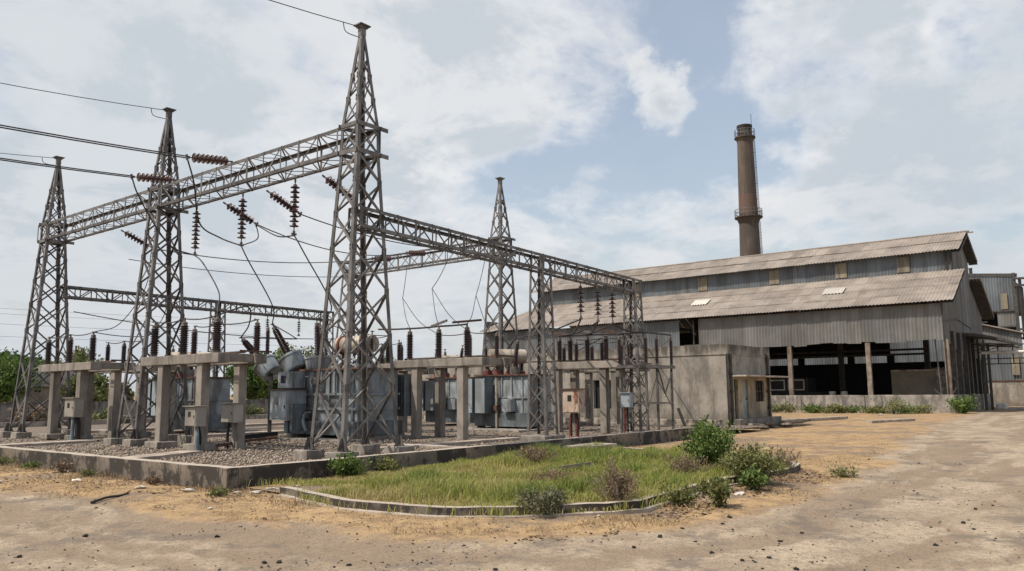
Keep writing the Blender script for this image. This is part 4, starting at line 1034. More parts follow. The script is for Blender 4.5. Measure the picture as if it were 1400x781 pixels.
# columns, low wall, floor and the dark inside
for i, y in enumerate((-1.62, 3.62, 9.48, 15.3)):
    MB().box((0, 0, 0), (.26, .34, 3.9)).build('column', 'rust_pole', H, loc=(XF+.15, y, 3.2), bevel=.03)
for x, y in ((57.5, -1.6), (59.8, -1.6), (62.2, -1.6), (64.4, -1.5), (66.3, -1.5), (68.4, -1.5), (71.3, -1.5)):
    MB().box((0, 0, 0), (.4, .3, 5.9)).build('column', 'dark_steel', H, loc=(x, y, 2.9))
o = MB().b2((XF-.1, -1.9, -.1), (XF+.2, 41, 1.26)).build('low_wall', 'hallwall', H, bevel=.03); rough(o, .02, .4, 1)
for y in (3.0, 4.2, 8.9, 10.1): MB().b2((XF-.16, y-.18, -.1), (XF-.103, y+.18, 1.25)).build('wall_pier', 'hallwall', H, bevel=.01)
for a, b in ((55.25, 58.2), (58.9, 61), (63.0, 66.0), (67, 71.4)):
    o = MB().b2((a, -1.85, -.1), (b, -1.6, 1.25)).build('low_wall', 'hallwall', H, bevel=.03); rough(o, .02, .4, 1)
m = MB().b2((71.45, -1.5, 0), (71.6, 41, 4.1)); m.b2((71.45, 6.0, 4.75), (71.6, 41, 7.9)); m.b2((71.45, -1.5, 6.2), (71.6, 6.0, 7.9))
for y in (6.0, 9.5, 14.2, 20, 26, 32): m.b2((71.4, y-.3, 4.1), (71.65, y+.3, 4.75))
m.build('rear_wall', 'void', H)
m = MB().b2((55.3, 41.0, 0), (71.4, 41.15, 9)); m.build('end_wall', 'clad_blue', H)
m = MB()
for z in (4.55, 4.95): m.b2((66.6, 1.8, z), (66.8, 36, z+.18))
for y in (2.0, 9.0, 16., 23.): m.b2((66.5, y-.2, 0), (66.9, y+.2, 10.4))
m.build('crane_girder', 'dark_steel', H)
m = MB(); m.b2((56.5, -1.3, 5.3), (70, -1.2, 5.5)); 
for y in (3.6, 9.5, 15.3, 21, 27): m.b2((55.4, y-.1, 7.2), (71.3, y+.1, 7.45))
m.build('roof_truss', 'dark_steel', H)
struct(MB().add([(XF, -1.6, .15), (71.5, -1.6, .15), (71.5, 41, .15), (XF, 41, .15)], [(0, 1, 2, 3)]).build('hall_floor', 'slab'))
# awning at the gable
m = MB(); seg = 6
for i in range(seg):
    y0, y1 = -1.55-3.2*i/seg, -1.55-3.2*(i+1)/seg; z0, z1 = 5.95-.75*(i/seg)**1.6, 5.95-.75*((i+1)/seg)**1.6
    m.add([(61.8, y0, z0), (68.0, y0, z0), (68.0, y1, z1), (61.8, y1, z1), (61.8, y0, z0-.2), (68, y0, z0-.2), (68, y1, z1-.2), (61.8, y1, z1-.2)], [(0, 1, 2, 3), (7, 6, 5, 4), (0, 3, 7, 4), (1, 5, 6, 2)] + ([(3, 2, 6, 7)] if i == seg-1 else []))
m.build('awning', 'dark_steel', H)
m = MB()
m.bar((62.05, -4.4, 4.92), (67.85, -4.4, 4.92), .07, .07)
for x in (62.1, 65, 67.8): m.bar((x, -1.6, 5.2), (x, -4.6, 4.95), .08, .08); m.bar((x, -1.6, 4.6), (x, -3.4, 5.1), .06, .06)
m.build('awning_bracket', 'dark_steel', H)
# things inside and behind the hall
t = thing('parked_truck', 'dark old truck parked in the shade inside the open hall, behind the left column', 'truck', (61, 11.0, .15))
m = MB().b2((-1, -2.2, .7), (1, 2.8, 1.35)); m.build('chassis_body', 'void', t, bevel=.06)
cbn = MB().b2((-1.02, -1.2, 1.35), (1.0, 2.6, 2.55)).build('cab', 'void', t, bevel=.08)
for y0, y1 in ((-.9, .5), (.75, 2.2)):
    m = MB(); m.b2((-1.06, y0, 1.5), (-1.03, y0+.1, 2.4)); m.b2((-1.06, y1-.1, 1.5), (-1.03, y1, 2.4)); m.b2((-1.06, y0+.102, 2.3), (-1.03, y1-.102, 2.4)); m.b2((-1.06, y0+.102, 1.5), (-1.03, y1-.102, 1.6)); m.build('window_frame', 'box', cbn)
for y in (-1.5, 2.0):
    MB().lathe([(.2, 0), (.5, .02), (.52, .12), (.5, .24), (.2, .26)], 20, (-1.05, y, .52), (1, 0, 0)).build('wheel', 'black', t)
for (x, y), d in (((58.5, 6.5), 'nearer the middle column'), ((58.8, 7.5), 'nearer the parked truck')):
    t = MB().lathe([(.24, 0), (.26, .02), (.26, .3), (.27, .31), (.26, .33), (.26, .62), (.24, .65), (.2, .655)], 16, (0, 0, 0)).build('oil_drum', 'box', smooth=True, loc=(x, y, .9)); tag(t, 'grey drum on a ledge inside the open hall, '+d, 'drum', 'drums inside the hall')
    o = MB().b2((x-.4, y-.45, .15), (x+.4, y+.45, .9)).build('work_bench', 'void'); tag(o, 'dark bench holding a grey drum inside the hall, '+d, 'bench')
t = thing('storage_bin', 'brown sheet metal bin standing inside the open hall, right of the middle column', 'bin', (60.5, 1.5, .15))
m = MB().b2((-1.4, -1.8, 0), (1.4, 1.6, 2.9)); m.build('bin_body', pmat('brown_bin', (.12, .105, .08), (.09, .08, .06), 1, .7), t, bevel=.02)
m = MB(); m.b2((-1.46, -1.85, 0), (-1.4, -1.6, 3.0)); m.b2((-1.46, -1.6, 2.88), (-1.4, 1.6, 3.0)); m.build('bin_frame', 'rust_pole', t)
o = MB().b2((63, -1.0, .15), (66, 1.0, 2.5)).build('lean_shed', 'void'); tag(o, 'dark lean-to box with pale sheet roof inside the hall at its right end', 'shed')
m = MB(); corr(m, (62.6, 1.3, 2.55), (0, -1, 0), (1, 0, .35), 2.5, 0, 2.6, seed=77, sheet=1); q = m.build('sheet_roof', 'skylight', o, tint=True)
o = MB().bar((56.2, -.9, .9), (56.0, -.75, 5.3), .07, .07).build('leaning_pole', 'steel_far'); tag(o, 'thin grey pole leaning inside the right end opening of the hall', 'pole')
t = thing('spoked_flywheel', 'dark spoked iron wheel leaning by the right corner column of the hall', 'wheel', (57.0, -1.0, 1.95))
m = MB(); m.tube([(0, .75*math.cos(a*PI/12), .75*math.sin(a*PI/12)) for a in range(25)], .07, 8, False); m.build('rim', 'dark_steel', t)
m = MB()
for a in range(6): m.bar((0, 0, 0), (0, .72*math.cos(a*PI/3), .72*math.sin(a*PI/3)), .06, .06)
m.lathe([(.12, -.08), (.12, .08)], 12, (0, 0, 0), (1, 0, 0)); m.build('spokes', 'dark_steel', t)
o = MB().box((57.0, -1.0, .69), (.8, 1.2, 1.08)).build('brick_plinth', 'hallwall'); tag(o, 'low masonry plinth under the dark spoked wheel at the hall corner', 'plinth')
t = thing('yard_backdrop_shed', 'grey corrugated shed visible through the back opening of the hall', 'shed', (78, 10, 0))
m = MB(); corr(m, (0, 12, 0), (0, -1, 0), (0, 0, 1), 19.5, 0, 7.2, seed=55, sheet=.9); m.build('wall', 'clad_blue', t, tint=True)
m = MB(); corr(m, (-.4, 12, 7.2), (0, -1, 0), (1, 0, .3), 19.5, 0, 6, seed=56, sheet=1); m.build('roof', 'roof', t, tint=True)

# ------------------------------------------------------------------ buildings behind the right end
B = thing('tall_shed', 'tall rusty corrugated shed with dark openings, behind the right end of the hall', 'shed', (86, 0, 0))
m = MB(); corr(m, (0, 8, 0), (0, -1, 0), (0, 0, 1), 10.6, 9.45, lambda s: 13.9-.10*s+.15, seed=61, sheet=.9); m.build('upper_cladding', 'clad_blue', B, tint=True)
m = MB(); corr(m, (0, -.9, 0), (0, -1, 0), (0, 0, 1), 1.6, 7.9, 9.45, seed=62, sheet=.9); m.build('patched_cladding', 'clad', B, tint=True)
m = MB().b2((-.2, -2.75, 0), (.1, -2.45, 13.2)); m.b2((-.16, -2.44, 9.35), (.0, 8, 9.5)); m.b2((-.16, -2.44, 7.75), (.0, 8, 7.9)); m.bar((0, 8, 13.98), (0, -2.9, 12.95), .35, .12); m.b2((-.1, 1.4, 7.9), (0, 1.5, 9.4)); m.bar((-.1, 0, 8.9), (-.1, 4, 8.4), .1, .1); m.bar((-.1, 0, 8.4), (-.1, 4, 8.45), .1, .1); m.build('frame', 'dark_steel', B)
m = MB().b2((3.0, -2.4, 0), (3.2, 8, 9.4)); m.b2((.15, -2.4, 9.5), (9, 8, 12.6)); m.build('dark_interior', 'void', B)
MB().b2((-.16, -1.9, 9.6), (-.05, -1.35, 11.2)).build('yellow_panel', 'clad_tan', B); MB().b2((-.1, 2.2, 9.6), (-.04, 3.2, 11)).build('yellow_panel', 'clad_tan', B)
m = MB()
for z in (12.6, 11.9, 7.5, 6.6): m.bar((-.3, -2.6, z), (-.3, -5, z-.1), .2, .2)
m.bar((-.2, -3.1, 6.4), (-.2, -3.1, 12.7), .2, .2); m.b2((-.3, -6.5, 0), (1.2, -3.2, 7.4)); m.build('side_structure', 'dark_steel', B)
MB().lathe([(.16, 0), (.16, .6), (.2, .62), (.2, .7)], 10, (1, 1.3, 13.5)).build('roof_vent', 'dark_steel', B)
B = thing('mid_shed', 'lower grey corrugated shed with a sloping edge, in front of the tall shed at right', 'shed', (80, 0, 0))
m = MB(); corr(m, (0, 3.5, 0), (0, -1, 0), (0, 0, 1), 7.0, 2.3, lambda s: 8.85-.29*s, seed=65, sheet=.9); m.build('wall_cladding', 'clad', B, tint=True)
m = MB(); corr(m, (-.06, 1.0, 0), (0, -1, 0), (0, 0, 1), 3.6, 2.3, 5.0, seed=66, sheet=.9); m.build('lower_cladding', 'clad_blue', B, tint=True)
m = MB(); m.add([(-.4, 3.6, 8.98), (-.4, -3.75, 6.85), (6, -3.75, 6.85), (6, 3.6, 8.98), (-.4, 3.6, 8.86), (-.4, -3.75, 6.73), (6, -3.75, 6.73), (6, 3.6, 8.86)], [(0, 1, 2, 3), (7, 6, 5, 4), (0, 4, 5, 1), (1, 5, 6, 2)]); m.build('roof', 'roof', B)
o = MB().b2((-.15, -3.6, -.1), (.1, 3.5, 2.28)).build('base_wall', 'plaster', B)
m = MB().b2((-.2, -3.6, 2.29), (-.1, 3.5, 2.42)); m.build('ledge', 'rusty', B)
MB().b2((-.2, -3.1, 2.9), (-.1, -2.5, 4.6)).build('rust_patch', 'clad_tan', B)
t = thing('pipe_bridge', 'steel pipe rack with a white pipe crossing at the far right edge', 'pipe rack', (63.5, 0, 0))
MB().tube([(0, -2.5, 4.42), (0, -9.5, 4.42)], .12, 10).build('white_pipe', pmat('white_lagging', (.7, .68, .64), None, 2, .6), t, smooth=True)
m = MB()
for z in (5.0, 3.95, 3.55): m.bar((0, -2.4, z), (0, -9.5, z), .08, .08)
for y in (-2.6, -3.6, -4.6, -5.6, -7, -8.4): m.bar((.06, y, 3.55), (.06, y, 4.95), .06, .06)
m.build('rail', 'dark_steel', t)
for y in (-2.55, -2.95): MB().bar((-.0, y, -.1), (.1, y, 5.1), .18, .18).build('leg', 'dark_steel', t)
o = rough(MB().box((0, 0, 0), (1.3, .8, .5)).build('boulder', 'white_stone', loc=(70, -2.7, .15), bevel=.15), .12, .3, 1.2); tag(o, 'pale rubble boulder at the foot of the far pipe rack', 'boulder')

# ------------------------------------------------------------------ control building
CB = thing('control_building', 'low flat roofed building with mould stained plaster walls and a cream doorway side', 'building', (25.95, 2.0, 0))
def wall_holes(m, o, s_dir, L, Hh, th, holes, n_dir):
    o = Vector(o); s = Vector(s_dir); nd = Vector(n_dir)
    ss = sorted({0, L} | {h[0] for h in holes} | {h[1] for h in holes}); zs = sorted({-.1, Hh} | {h[2] for h in holes} | {h[3] for h in holes})
    inh = lambda a, z: any(h[0] < a < h[1] and h[2] < z < h[3] for h in holes)
    P = lambda a, z, k: o+s*a+UP*z+nd*k
    for a0, a1 in zip(ss[:-1], ss[1:]):
        for z0, z1 in zip(zs[:-1], zs[1:]):
            if inh((a0+a1)/2, (z0+z1)/2): continue
            m.add([P(a0, z0, 0), P(a1, z0, 0), P(a1, z1, 0), P(a0, z1, 0)], [(0, 1, 2, 3)]); m.add([P(a0, z0, th), P(a1, z0, th), P(a1, z1, th), P(a0, z1, th)], [(3, 2, 1, 0)])
    for a0, a1, z0, z1 in holes:
        q = [P(a0, z0, 0), P(a1, z0, 0), P(a1, z1, 0), P(a0, z1, 0), P(a0, z0, th), P(a1, z0, th), P(a1, z1, th), P(a0, z1, th)]
        m.add(q, [(0, 1, 5, 4), (1, 2, 6, 5), (2, 3, 7, 6), (3, 0, 4, 7)])
m = MB(); wall_holes(m, (0, 0, 0), (0, 1, 0), 20.6, 3.77, .25, [(5.6, 7.05, .85, 2.25), (7.25, 7.55, .3, 2.27), (11.2, 12.6, 1.0, 2.2), (15.4, 16.6, 1.0, 2.2)], (1, 0, 0))
m.b2((-.035, -.035, 3.30), (-.001, 20.5, 3.36)); m.b2((-.034, -.036, 3.301), (5.25, -.004, 3.359)); m.b2((.0, 20.35, -.1), (5.25, 20.6, 3.768)); m.b2((5.0, 0.252, -.1), (5.25, 20.348, 3.766)); m.build('wall', 'plaster', CB, recalc=False)
m = MB(); wall_holes(m, (.252, 0, 0), (1, 0, 0), 5.0, 2.36, .25, [(.55, .95, .42, 2.2), (1.5, 2.15, .42, 2.2), (3.05, 4.1, 1.15, 2.15)], (0, 1, 0)); m.build('door_wall', 'plaster_cream', CB)
m = MB(); m.b2((.252, -.003, 2.362), (5.25, .248, 3.768)); m.build('parapet_wall', 'plaster', CB)
MB().b2((.26, .26, 3.2), (4.99, 20.34, 3.35)).build('roof_slab', 'slab', CB)
o = MB().b2((.3, -.8, 2.30), (5.7, -.005, 2.37)).build('canopy', 'slab', CB, bevel=.01); rough(o, .015, .3, 1.5)
MB().b2((.8, .12, .42), (1.2, .18, 2.2)).build('door', 'void', CB)
d_ = MB().b2((1.75, .08, .42), (2.41, .14, 2.2)).build('door', 'tank', CB); MB().box((2.3, .06, 1.3), (.04, .05, .12)).build('handle', 'dark_steel', d_)
w_ = MB().b2((3.3, .14, 1.15), (4.36, .18, 2.15)).build('window', 'void', CB)
m = MB()
for x in (3.3, 3.65, 4.0, 4.31): m.b2((x, .08, 1.15), (x+.05, .13, 2.15))
m.b2((3.31, .085, 1.62), (4.35, .125, 1.67)); m.build('window_bars', 'dark_steel', w_)
for y0, y1, z0, z1 in ((5.6, 7.05, .85, 2.25), (7.25, 7.55, .3, 2.27), (11.2, 12.6, 1.0, 2.2), (15.4, 16.6, 1.0, 2.2)):
    MB().b2((.2, y0-.05, z0-.05), (.24, y1+.05, z1+.05)).build('window', 'void', CB)
for x in (.33, 4.72):
    m = MB().tube([(x, -.09, .1), (x, -.09, 3.35), (x, .05, 3.45)], .065, 8)
    for z in (.8, 1.6, 2.4, 3.1): m.tube([(x, -.09, z), (x, -.09, z+.1)], .09, 8)
    m.build('drain_pipe', 'dark_steel', CB, smooth=True)
m = MB().b2((.3, -.45, -.1), (5.25, -.004, .40)); o = m.build('plinth_step', 'footing', CB, bevel=.02); rough(o, .04, .25, 1.5)
for i in range(9):
    x, y = 26.9+i*.55, 1.4-random.random()*.9
    o = MB().box((0, 0, 0), (.7+.9*random.random(), .2+.3*random.random(), .1)).build('broken_slab', ('wood', 'footing', 'wood')[i % 3], loc=(x, y, .06+.07*(i % 3)), bevel=.02); o.rotation_euler = (random.uniform(-.1, .1), random.uniform(-.12, .12), random.uniform(-.3, .5)); rough(o, .02, .2, 3)
    tag(o, f'{ORD[i] if i < 8 else "ninth"} broken slab from the near corner, in the debris below the doorway canopy', 'rubble', 'debris by the doorway')
# low buildings and walls behind the yard
t = thing('boundary_wall', 'long rear boundary wall of stained concrete panels behind the switchyard', 'wall', (0, 33, 0))
for i in range(15):
    x0 = -16+i*2.8
    o = MB().b2((x0+.13, 0, -.1), (x0+2.67, .12, 1.36)).build('panel', 'backwall', t); 
    MB().b2((x0-.12, -.07, -.1), (x0+.12, .18, 1.42)).build('post', 'backwall', t, bevel=.02)
t = thing('barrel_roof_shed', 'small pale shed with a rounded white roof behind the boundary wall', 'shed', (13.5, 40, 0))
MB().b2((-2.6, 0, -.1), (2.6, 3.5, 2.3)).build('wall', 'cream', t)
m = MB(); pts = [(2.7*math.cos(PI*i/12), 2.25+1.35*math.sin(PI*i/12)) for i in range(13)]
m.add([(x, y, z) for y in (-.2, 3.7) for x, z in pts], [(i, i+1, 14+i, 13+i) for i in range(12)] + [tuple(range(13)), tuple(range(25, 12, -1))]); m.build('roof', 'skylight', t, smooth=True)
MB().b2((.6, -.02, .9), (1.6, .02, 1.8)).build('window', 'void', t)

# ------------------------------------------------------------------ chimney
t = thing('brick_chimney', 'tall tapering brown brick chimney with two railed galleries, behind the factory', 'chimney', (98.4, 29.6, 0))
zz = [0, 10, 20, 25.2]; f = lambda z: 1.82-.0200*z
MB().lathe([(f(z), z) for z in (0, 8, 16, 22, 25.0, 27.5, 31, 34, 37.2)], 40).build('shaft', 'brick', t, smooth=True)
MB().lathe([(1.07, 37.0), (1.12, 37.3), (1.03, 37.5), (1.0, 38.5), (1.07, 38.6), (1.07, 38.85), (.85, 38.87)], 40).build('crown', pmat('soot', (.055, .052, .05), (.035, .033, .032), 1, .95), t, smooth=True)
for z, r_, n in ((25.6, 1.9, 22), (37.1, 1.45, 18)):
    MB().lathe([(f(z)-.02, z-1.0), (r_-.25, z-.12), (r_, z-.1), (r_, z+.03), (f(z)-.02, z+.05)], 32).build('gallery_slab', 'brick', t)
    m = MB()
    for i in range(n):
        a = 2*PI*i/n; m.tube([((r_-.06)*math.cos(a), (r_-.06)*math.sin(a), z), ((r_-.06)*math.cos(a), (r_-.06)*math.sin(a), z+1.05)], .03, 5)
    for h in (.55, 1.05): m.tube([((r_-.06)*math.cos(2*PI*i/32), (r_-.06)*math.sin(2*PI*i/32), z+h) for i in range(33)], .035, 5, False)
    m.build('railing', 'steel_far', t)
m = MB(); a = R(-52); cx, cy = math.cos(a), math.sin(a)
for z0, z1 in ((10, 25), (26, 37)):
    for s_ in (-.22, .22):
        m.tube([((f(z)+.22)*cx-s_*cy, (f(z)+.22)*cy+s_*cx, z) for z in (z0, z1)], .035, 5)
    for i in range(int((z1-z0)/.45)):
        z = z0+i*.45; m.tube([((f(z)+.22)*cx-s_*cy, (f(z)+.22)*cy+s_*cx, z) for s_ in (-.22, .22)], .025, 4)
        if i % 5 == 0: m.bar((f(z)*cx, f(z)*cy, z), ((f(z)+.25)*cx, (f(z)+.25)*cy, z), .05, .05)
m.build('ladder', 'steel_far', t)
m = MB().tube([(1.0*cx, 1.0*cy, 38.5), (1.0*cx, 1.0*cy, 40.6)], .035, 6); m.build('lightning_rod', 'dark_steel', t)

# ------------------------------------------------------------------ wires
def wire(name, label, pts, r=.014, mat='wire', group=None):
    o = MB().tube(pts, r, 6).build(name, mat, smooth=True); return tag(o, label, 'wire', group)
# earth wires to the tower peaks, phase conductors to the strain strings
for k, (u, lb, z2) in enumerate(((TU[0], 'thin earth wire leaving the top of the tallest looking tower upward to the frame edge', 11.9), (TU[1], 'thin earth wire leaving the top of the middle left tower', 11.9), (TU[2], 'thin earth wire leaving the top of the far left tower', 11.7))):
    p = Vector((TV-.12, u, ZP-.05)); d = (11.35-11.0)/4.5
    pts = arc(p, (p.x-34, u, ZP+1.6), 1.6, 24); wire('earth_wire', lb, pts, .011)
    q = p.lerp(pts[1], .35); wire('earth_wire_clamp', 'small clamp loop near the peak of the '+('tallest looking tower', 'middle left tower', 'far left tower')[k], spline([q, q+Vector((.1, .0, -.22)), p+Vector((.02, -.03, -.3))], 5), .012)
for u, lb in ((7.2, 'upper'), (10.3, 'lower')):
    for s_ in (-.09, .09):
        wire('line_conductor', f'{"front" if s_ < 0 else "rear"} wire of the {lb} twin conductor coming in from the left edge', arc((2.95, u+s_, 8.15), (-32, u+s_, 9.6), 1.1, 24), .017, group='incoming twin conductors')
a, b, c = [(v, u, 6.05) for v, u in HB]
wire('jumper_cable', 'jumper cable from the lower line string down under the beam to the leftmost hanging string', spline([(2.95, 10.3, 8.13), (3.15, 10.25, 7.6), (3.9, 10.5, 6.75), (4.5, 10.6, 6.25), a], 6), .022)
wire('jumper_cable', 'jumper cable from the upper line string down under the beam to the middle hanging string', spline([(2.95, 7.2, 8.13), (3.3, 7.4, 7.5), (4.2, 8.6, 6.7), (4.8, 8.5, 6.35), b], 6), .022)
wire('jumper_cable', 'jumper cable joining the slanting strain string to the rightmost hanging string', spline([(6.35, 8.95, 7.04), (6.4, 7.9, 6.55), (5.9, 6.4, 6.3), c], 6), .022)
wire('jumper_cable', 'short jumper loop between the slanting strain string and the middle hanging string', spline([(6.35, 8.95, 7.0), (6.1, 8.5, 6.5), b], 6), .018)
wire('jumper_cable', 'cable dropping from the leftmost hanging string to the left foreground frame', spline([a, (4.95, 9.6, 5.7), (4.3, 7.6, 4.6), tA[2]+Vector((.05, .1, .2)), tA[2]], 6), .02)
wire('jumper_cable', 'cable dropping from the middle hanging string to the leftmost fanned bushing', spline([b, (5.3, 7.7, 5.6), (7.0, 8.9, 4.5), Z1[1]], 6), .02)
wire('jumper_cable', 'cable dropping from the rightmost hanging string past the conservator', spline([c, (5.3, 5.1, 5.6), (7.2, 6.2, 4.3), Z1[2]], 6), .02)
YE = [(6.35, u, 7.06) for u in (8.95, 6.7, 4.15, 15.5)]
wire('span_conductor', 'conductor from the slanting strain string crossing behind the nearest tower', arc(YE[1], (17.6, 9.6, 7.9), .35), .018)
wire('span_conductor', 'conductor crossing the yard from the left slanting string to the distant beam', arc(YE[0], (16.75, 12.9, 7.95), .45), .018)
wire('span_conductor', 'upper long conductor crossing the yard from behind the middle left tower', arc(YE[3], (16.75, 15.2, 7.95), .35), .018)
wire('span_conductor', 'lower long conductor crossing the yard from behind the middle left tower', arc((6.2, 17, 6.8), (18, 16.4, 7.4), .3), .014)
wire('jumper_cable', 'thin cable dropping from the high beam to the far left concrete frame', spline([(6.3, 15.5, 7.0), (6.2, 15.6, 5.6), (5.2, 15.3, 4.2), tB[2]], 6), .015)
wire('jumper_cable', 'thin cable hanging just left of the middle tower to the frame behind it', spline([(6.35, 14.2, 6.0), (6.6, 14.9, 4.6), tC[2]], 6), .015)
for u, kn, ends, nm in ((14.2, (16.6, 13.0, 5.9), (tDr[0], tD[0]), 'left'), (11.6, (15.6, 10.2, 6.0), (tD[1], tDr[1]), 'middle'), (9.3, (16.2, 8.3, 5.6), (tD[2], Z2[1]), 'right')):
    wire('dropper_cable', f'dropper hanging from the distant high beam, {nm} of three', arc((18.0, u, 7.6), kn, .1), .016)
    for e, s_ in zip(ends, ('left', 'right')): wire('dropper_cable', f'{s_} branch below the knot of the {nm} dropper under the distant beam', spline([kn, Vector(kn).lerp(e, .5)-UP*.25, e], 8), .014)
for i, (v, k) in enumerate(RS):
    p = Vector((v, 1.75, 4.08-.02*(v-14))); E_ = ((Z2[0], tE[1]), (tE[0], tE[2]), (tE[1], sI[0]))[i]
    for e, s_ in zip(E_, ('left', 'right')): wire('dropper_cable', f'{s_} cable from the {k} string hanging under the right hand low beam', spline([p, p.lerp(e, .5)-UP*.12, e], 8), .026)
def chain(lb, pts, sag=.06, r=.016):
    out = []
    for p, q in zip(pts[:-1], pts[1:]): out += arc(p, q, sag, 6)[:-1]
    wire('bus_wire', lb, out+[Vector(pts[-1])], r)
chain('bus wire along the tops of the far left frame insulators', tB+[tC[2]+Vector((0, 0, .1))]); chain('bus wire along the insulators behind the middle left tower', tC)
chain('bus wire along the front insulators of the left foreground frame', tA); chain('bus wire along the rear insulators of the left foreground frame', tAr)
wire('bus_wire', 'looping cable from the left foreground frame to the first tilted bushing', spline([tA[2], (4.8, 6.9, 4.15), (6.5, 9.4, 3.9), Z1[0]], 7), .022)
wire('bus_wire', 'cable linking the two tilted bushings of the big transformer', spline([Z1[0], (8.9, 10.5, 3.6), (8.8, 10.2, 3.65), Z1[1]], 7), .02)
wire('bus_wire', 'cable running from the tall bushing to the right above the conservator', arc(Z1[2], tG[2], .15), .016)
chain('rigid bus along the front insulators of the frame right of the nearest tower', [tD[0]+Vector((-.1, 1.5, .05))]+tD, .01, .03); chain('bus wire along the rear insulators right of the nearest tower', tDr)
chain('bus wire along the rear insulators behind the red rust box', tEr, .03, .022); chain('bus wire before the control building wall', tJ, .05, .02); wire('bus_wire', 'slack cable looping between columns before the control building', spline([tEr[1], (18.8, 5.2, 3.3), (20, 6, 3.4), tJ[0]], 6), .018)
chain('bus wire along the insulators behind the big transformer', tF); chain('bus wire along the farthest back frame insulators', tG)
chain('bus tube along the insulators behind the red rust box', tE, .01, .028); chain('rust red bus tube across the front of the slim steel stand', [tE[1]]+sI[:3], .0, .03); chain('bus tube across the rear of the slim steel stand', sI[3:], .0, .03)
wire('service_cable', 'pale cable running from the slim steel stand to the control building roof', arc(sI[2]-UP*.1, (26.1, 6.0, 3.74), .15), .02, 'wire_light')
wire('bus_wire', 'cable under the far left low beam above the foreground bushings', arc((5.3, 19.3, 4.9), (17.5, 17.5, 4.35), .35), .018)
wire('bus_wire', 'cable from the transformer right of the frame to the columns', arc(Z2[0], (11.9, 1.8, 4.1), .2), .014)
# isolator blades lying on insulator tops
for i, (p, q) in enumerate(((tD[2], (.9, -.25)), (tD[1], (-.2, -.8)), (tE[0], (.2, .9)), (tE[2], (.3, .5)), (tE[3], (-.3, .7)))):
    o = MB().bar(p+Vector((-q[0]*.6, -q[1]*.6, .03)), p+Vector((q[0]*.6, q[1]*.6, .16)), .07, .05).build('isolator_blade', 'rusty' if i % 2 == 0 else 'cap'); tag(o, ('reddish', 'grey', 'rusty', 'pale grey', 'dark rusty')[i]+' isolator blade on a post insulator '+('at the right end beside the nearest tower', 'in the middle beside the nearest tower', 'leftmost behind the red rust box', 'third behind the red rust box', 'rightmost behind the red rust box')[i], 'blade')
# distant distribution pole and line on the left
t = thing('utility_pole', 'thin distant utility pole with one crossarm beyond the far left tower', 'pole', (18.4, 49.9, 0))
MB().tube([(0, 0, -.1), (0, 0, 5.4)], [.12, .08], 8).build('pole', 'wood', t); m = MB().bar((-.4, .25, 5.0), (.4, -.25, 5.0), .08, .08); m.bar((-.25, .16, 4.5), (.25, -.16, 4.5), .08, .08); m.build('crossarm', 'dark_steel', t)
for i, z in enumerate((8.2, 9.6, 10.9, 11.8)):
    wire('distant_wire', f'thin distant power line low in the left sky, {ORD[i]} from the bottom', arc((-46, 75+4*i, z+1), (46, 62+4*i, z-1.2), .9, 16), .013, 'wire_light', 'distant power lines')

n = 5200
x = np.concatenate([-2.0*rng.random(n//2)**1.6-.02, rng.uniform(-.8, 9, n-n//2)]); y = np.concatenate([rng.uniform(-1.5, 12, n//2), -7.1-.9*rng.random(n-n//2)**1.5])
sdv, _ = road_sd(x, y); k = (sdv < .2) & ~inpoly(x, y, BED) & (fbm(x*1.4, y*1.4, 91) > .46); x, y = x[k], y[k]; n = len(x)
sz = .02+.035*rng.random(n)**2; a = rng.random(n)*2*PI; q = np.stack([np.cos(a), np.sin(a), .25*rng.normal(size=n)], 1)*sz[:, None]; r2 = np.stack([-np.sin(a), np.cos(a), .25*rng.normal(size=n)], 1)*(sz*.55)[:, None]
c_ = np.stack([x, y, gz(x, y)+.012], 1)
cloud_mesh('verge_litter', np.stack([c_-q, c_-r2, c_+q, c_+r2], 1), np.array([(0, 1, 2, 3)]), rng.random(n), 'litter', kind='stuff')
# ------------------------------------------------------------------ trees, bushes, weeds
def blob_points(n, c, r, lumps, seed):
    g = np.random.default_rng(seed); lc = g.normal(size=(lumps, 3)); lc /= np.linalg.norm(lc, axis=1)[:, None]; lc *= g.random((lumps, 1))**.5*.78
    lr = .22+.25*g.random(lumps); i = g.integers(0, lumps, n); d = g.normal(size=(n, 3)); d /= np.linalg.norm(d, axis=1)[:, None]
    P = lc[i]+d*(lr[i][:, None]*g.random((n, 1))**.45); t = g.random(lumps)[i]
    return P*np.array(r)+np.array(c), t
def tree(label, x, y, h, r, seed, mat='leaf_tree', n=9000, low=.15, size=.115, group='trees beyond the boundary wall', name='tree', cat='tree'):
    t = thing(name, label, cat, (x, y, 0), 0, group); g = random.Random(seed)
    m = MB(); top = h*.75
    m.tube([(0, 0, -.1), (.05*h*.2, 0, top*.4), (.1*g.uniform(-1, 1), .1, top)], [.045*h*.6, .035*h*.6, .02], 8)
    for k in range(9):
        a = g.random()*2*PI; z = top*g.uniform(.25, .8); L = r*g.uniform(.5, .95)
        m.tube(spline([(0.05, 0, z), (L*.5*math.cos(a), L*.5*math.sin(a), z+L*.25), (L*math.cos(a), L*math.sin(a), z+L*.5)], 3), .03, 5)
    m.build('trunk', 'bark', t)
    P, tt_ = blob_points(n, (0, 0, h*(low+1)/2), (r, r, h*(1-low)/2), 26, seed)
    P = P[P[:, 2] > .05]; tt_ = tt_[:len(P)]
    leaves('crown', P, size, np.clip(.5*tt_+.25+.22*rng.normal(size=len(P)), 0, 1), mat, t, up=.5)
    return t
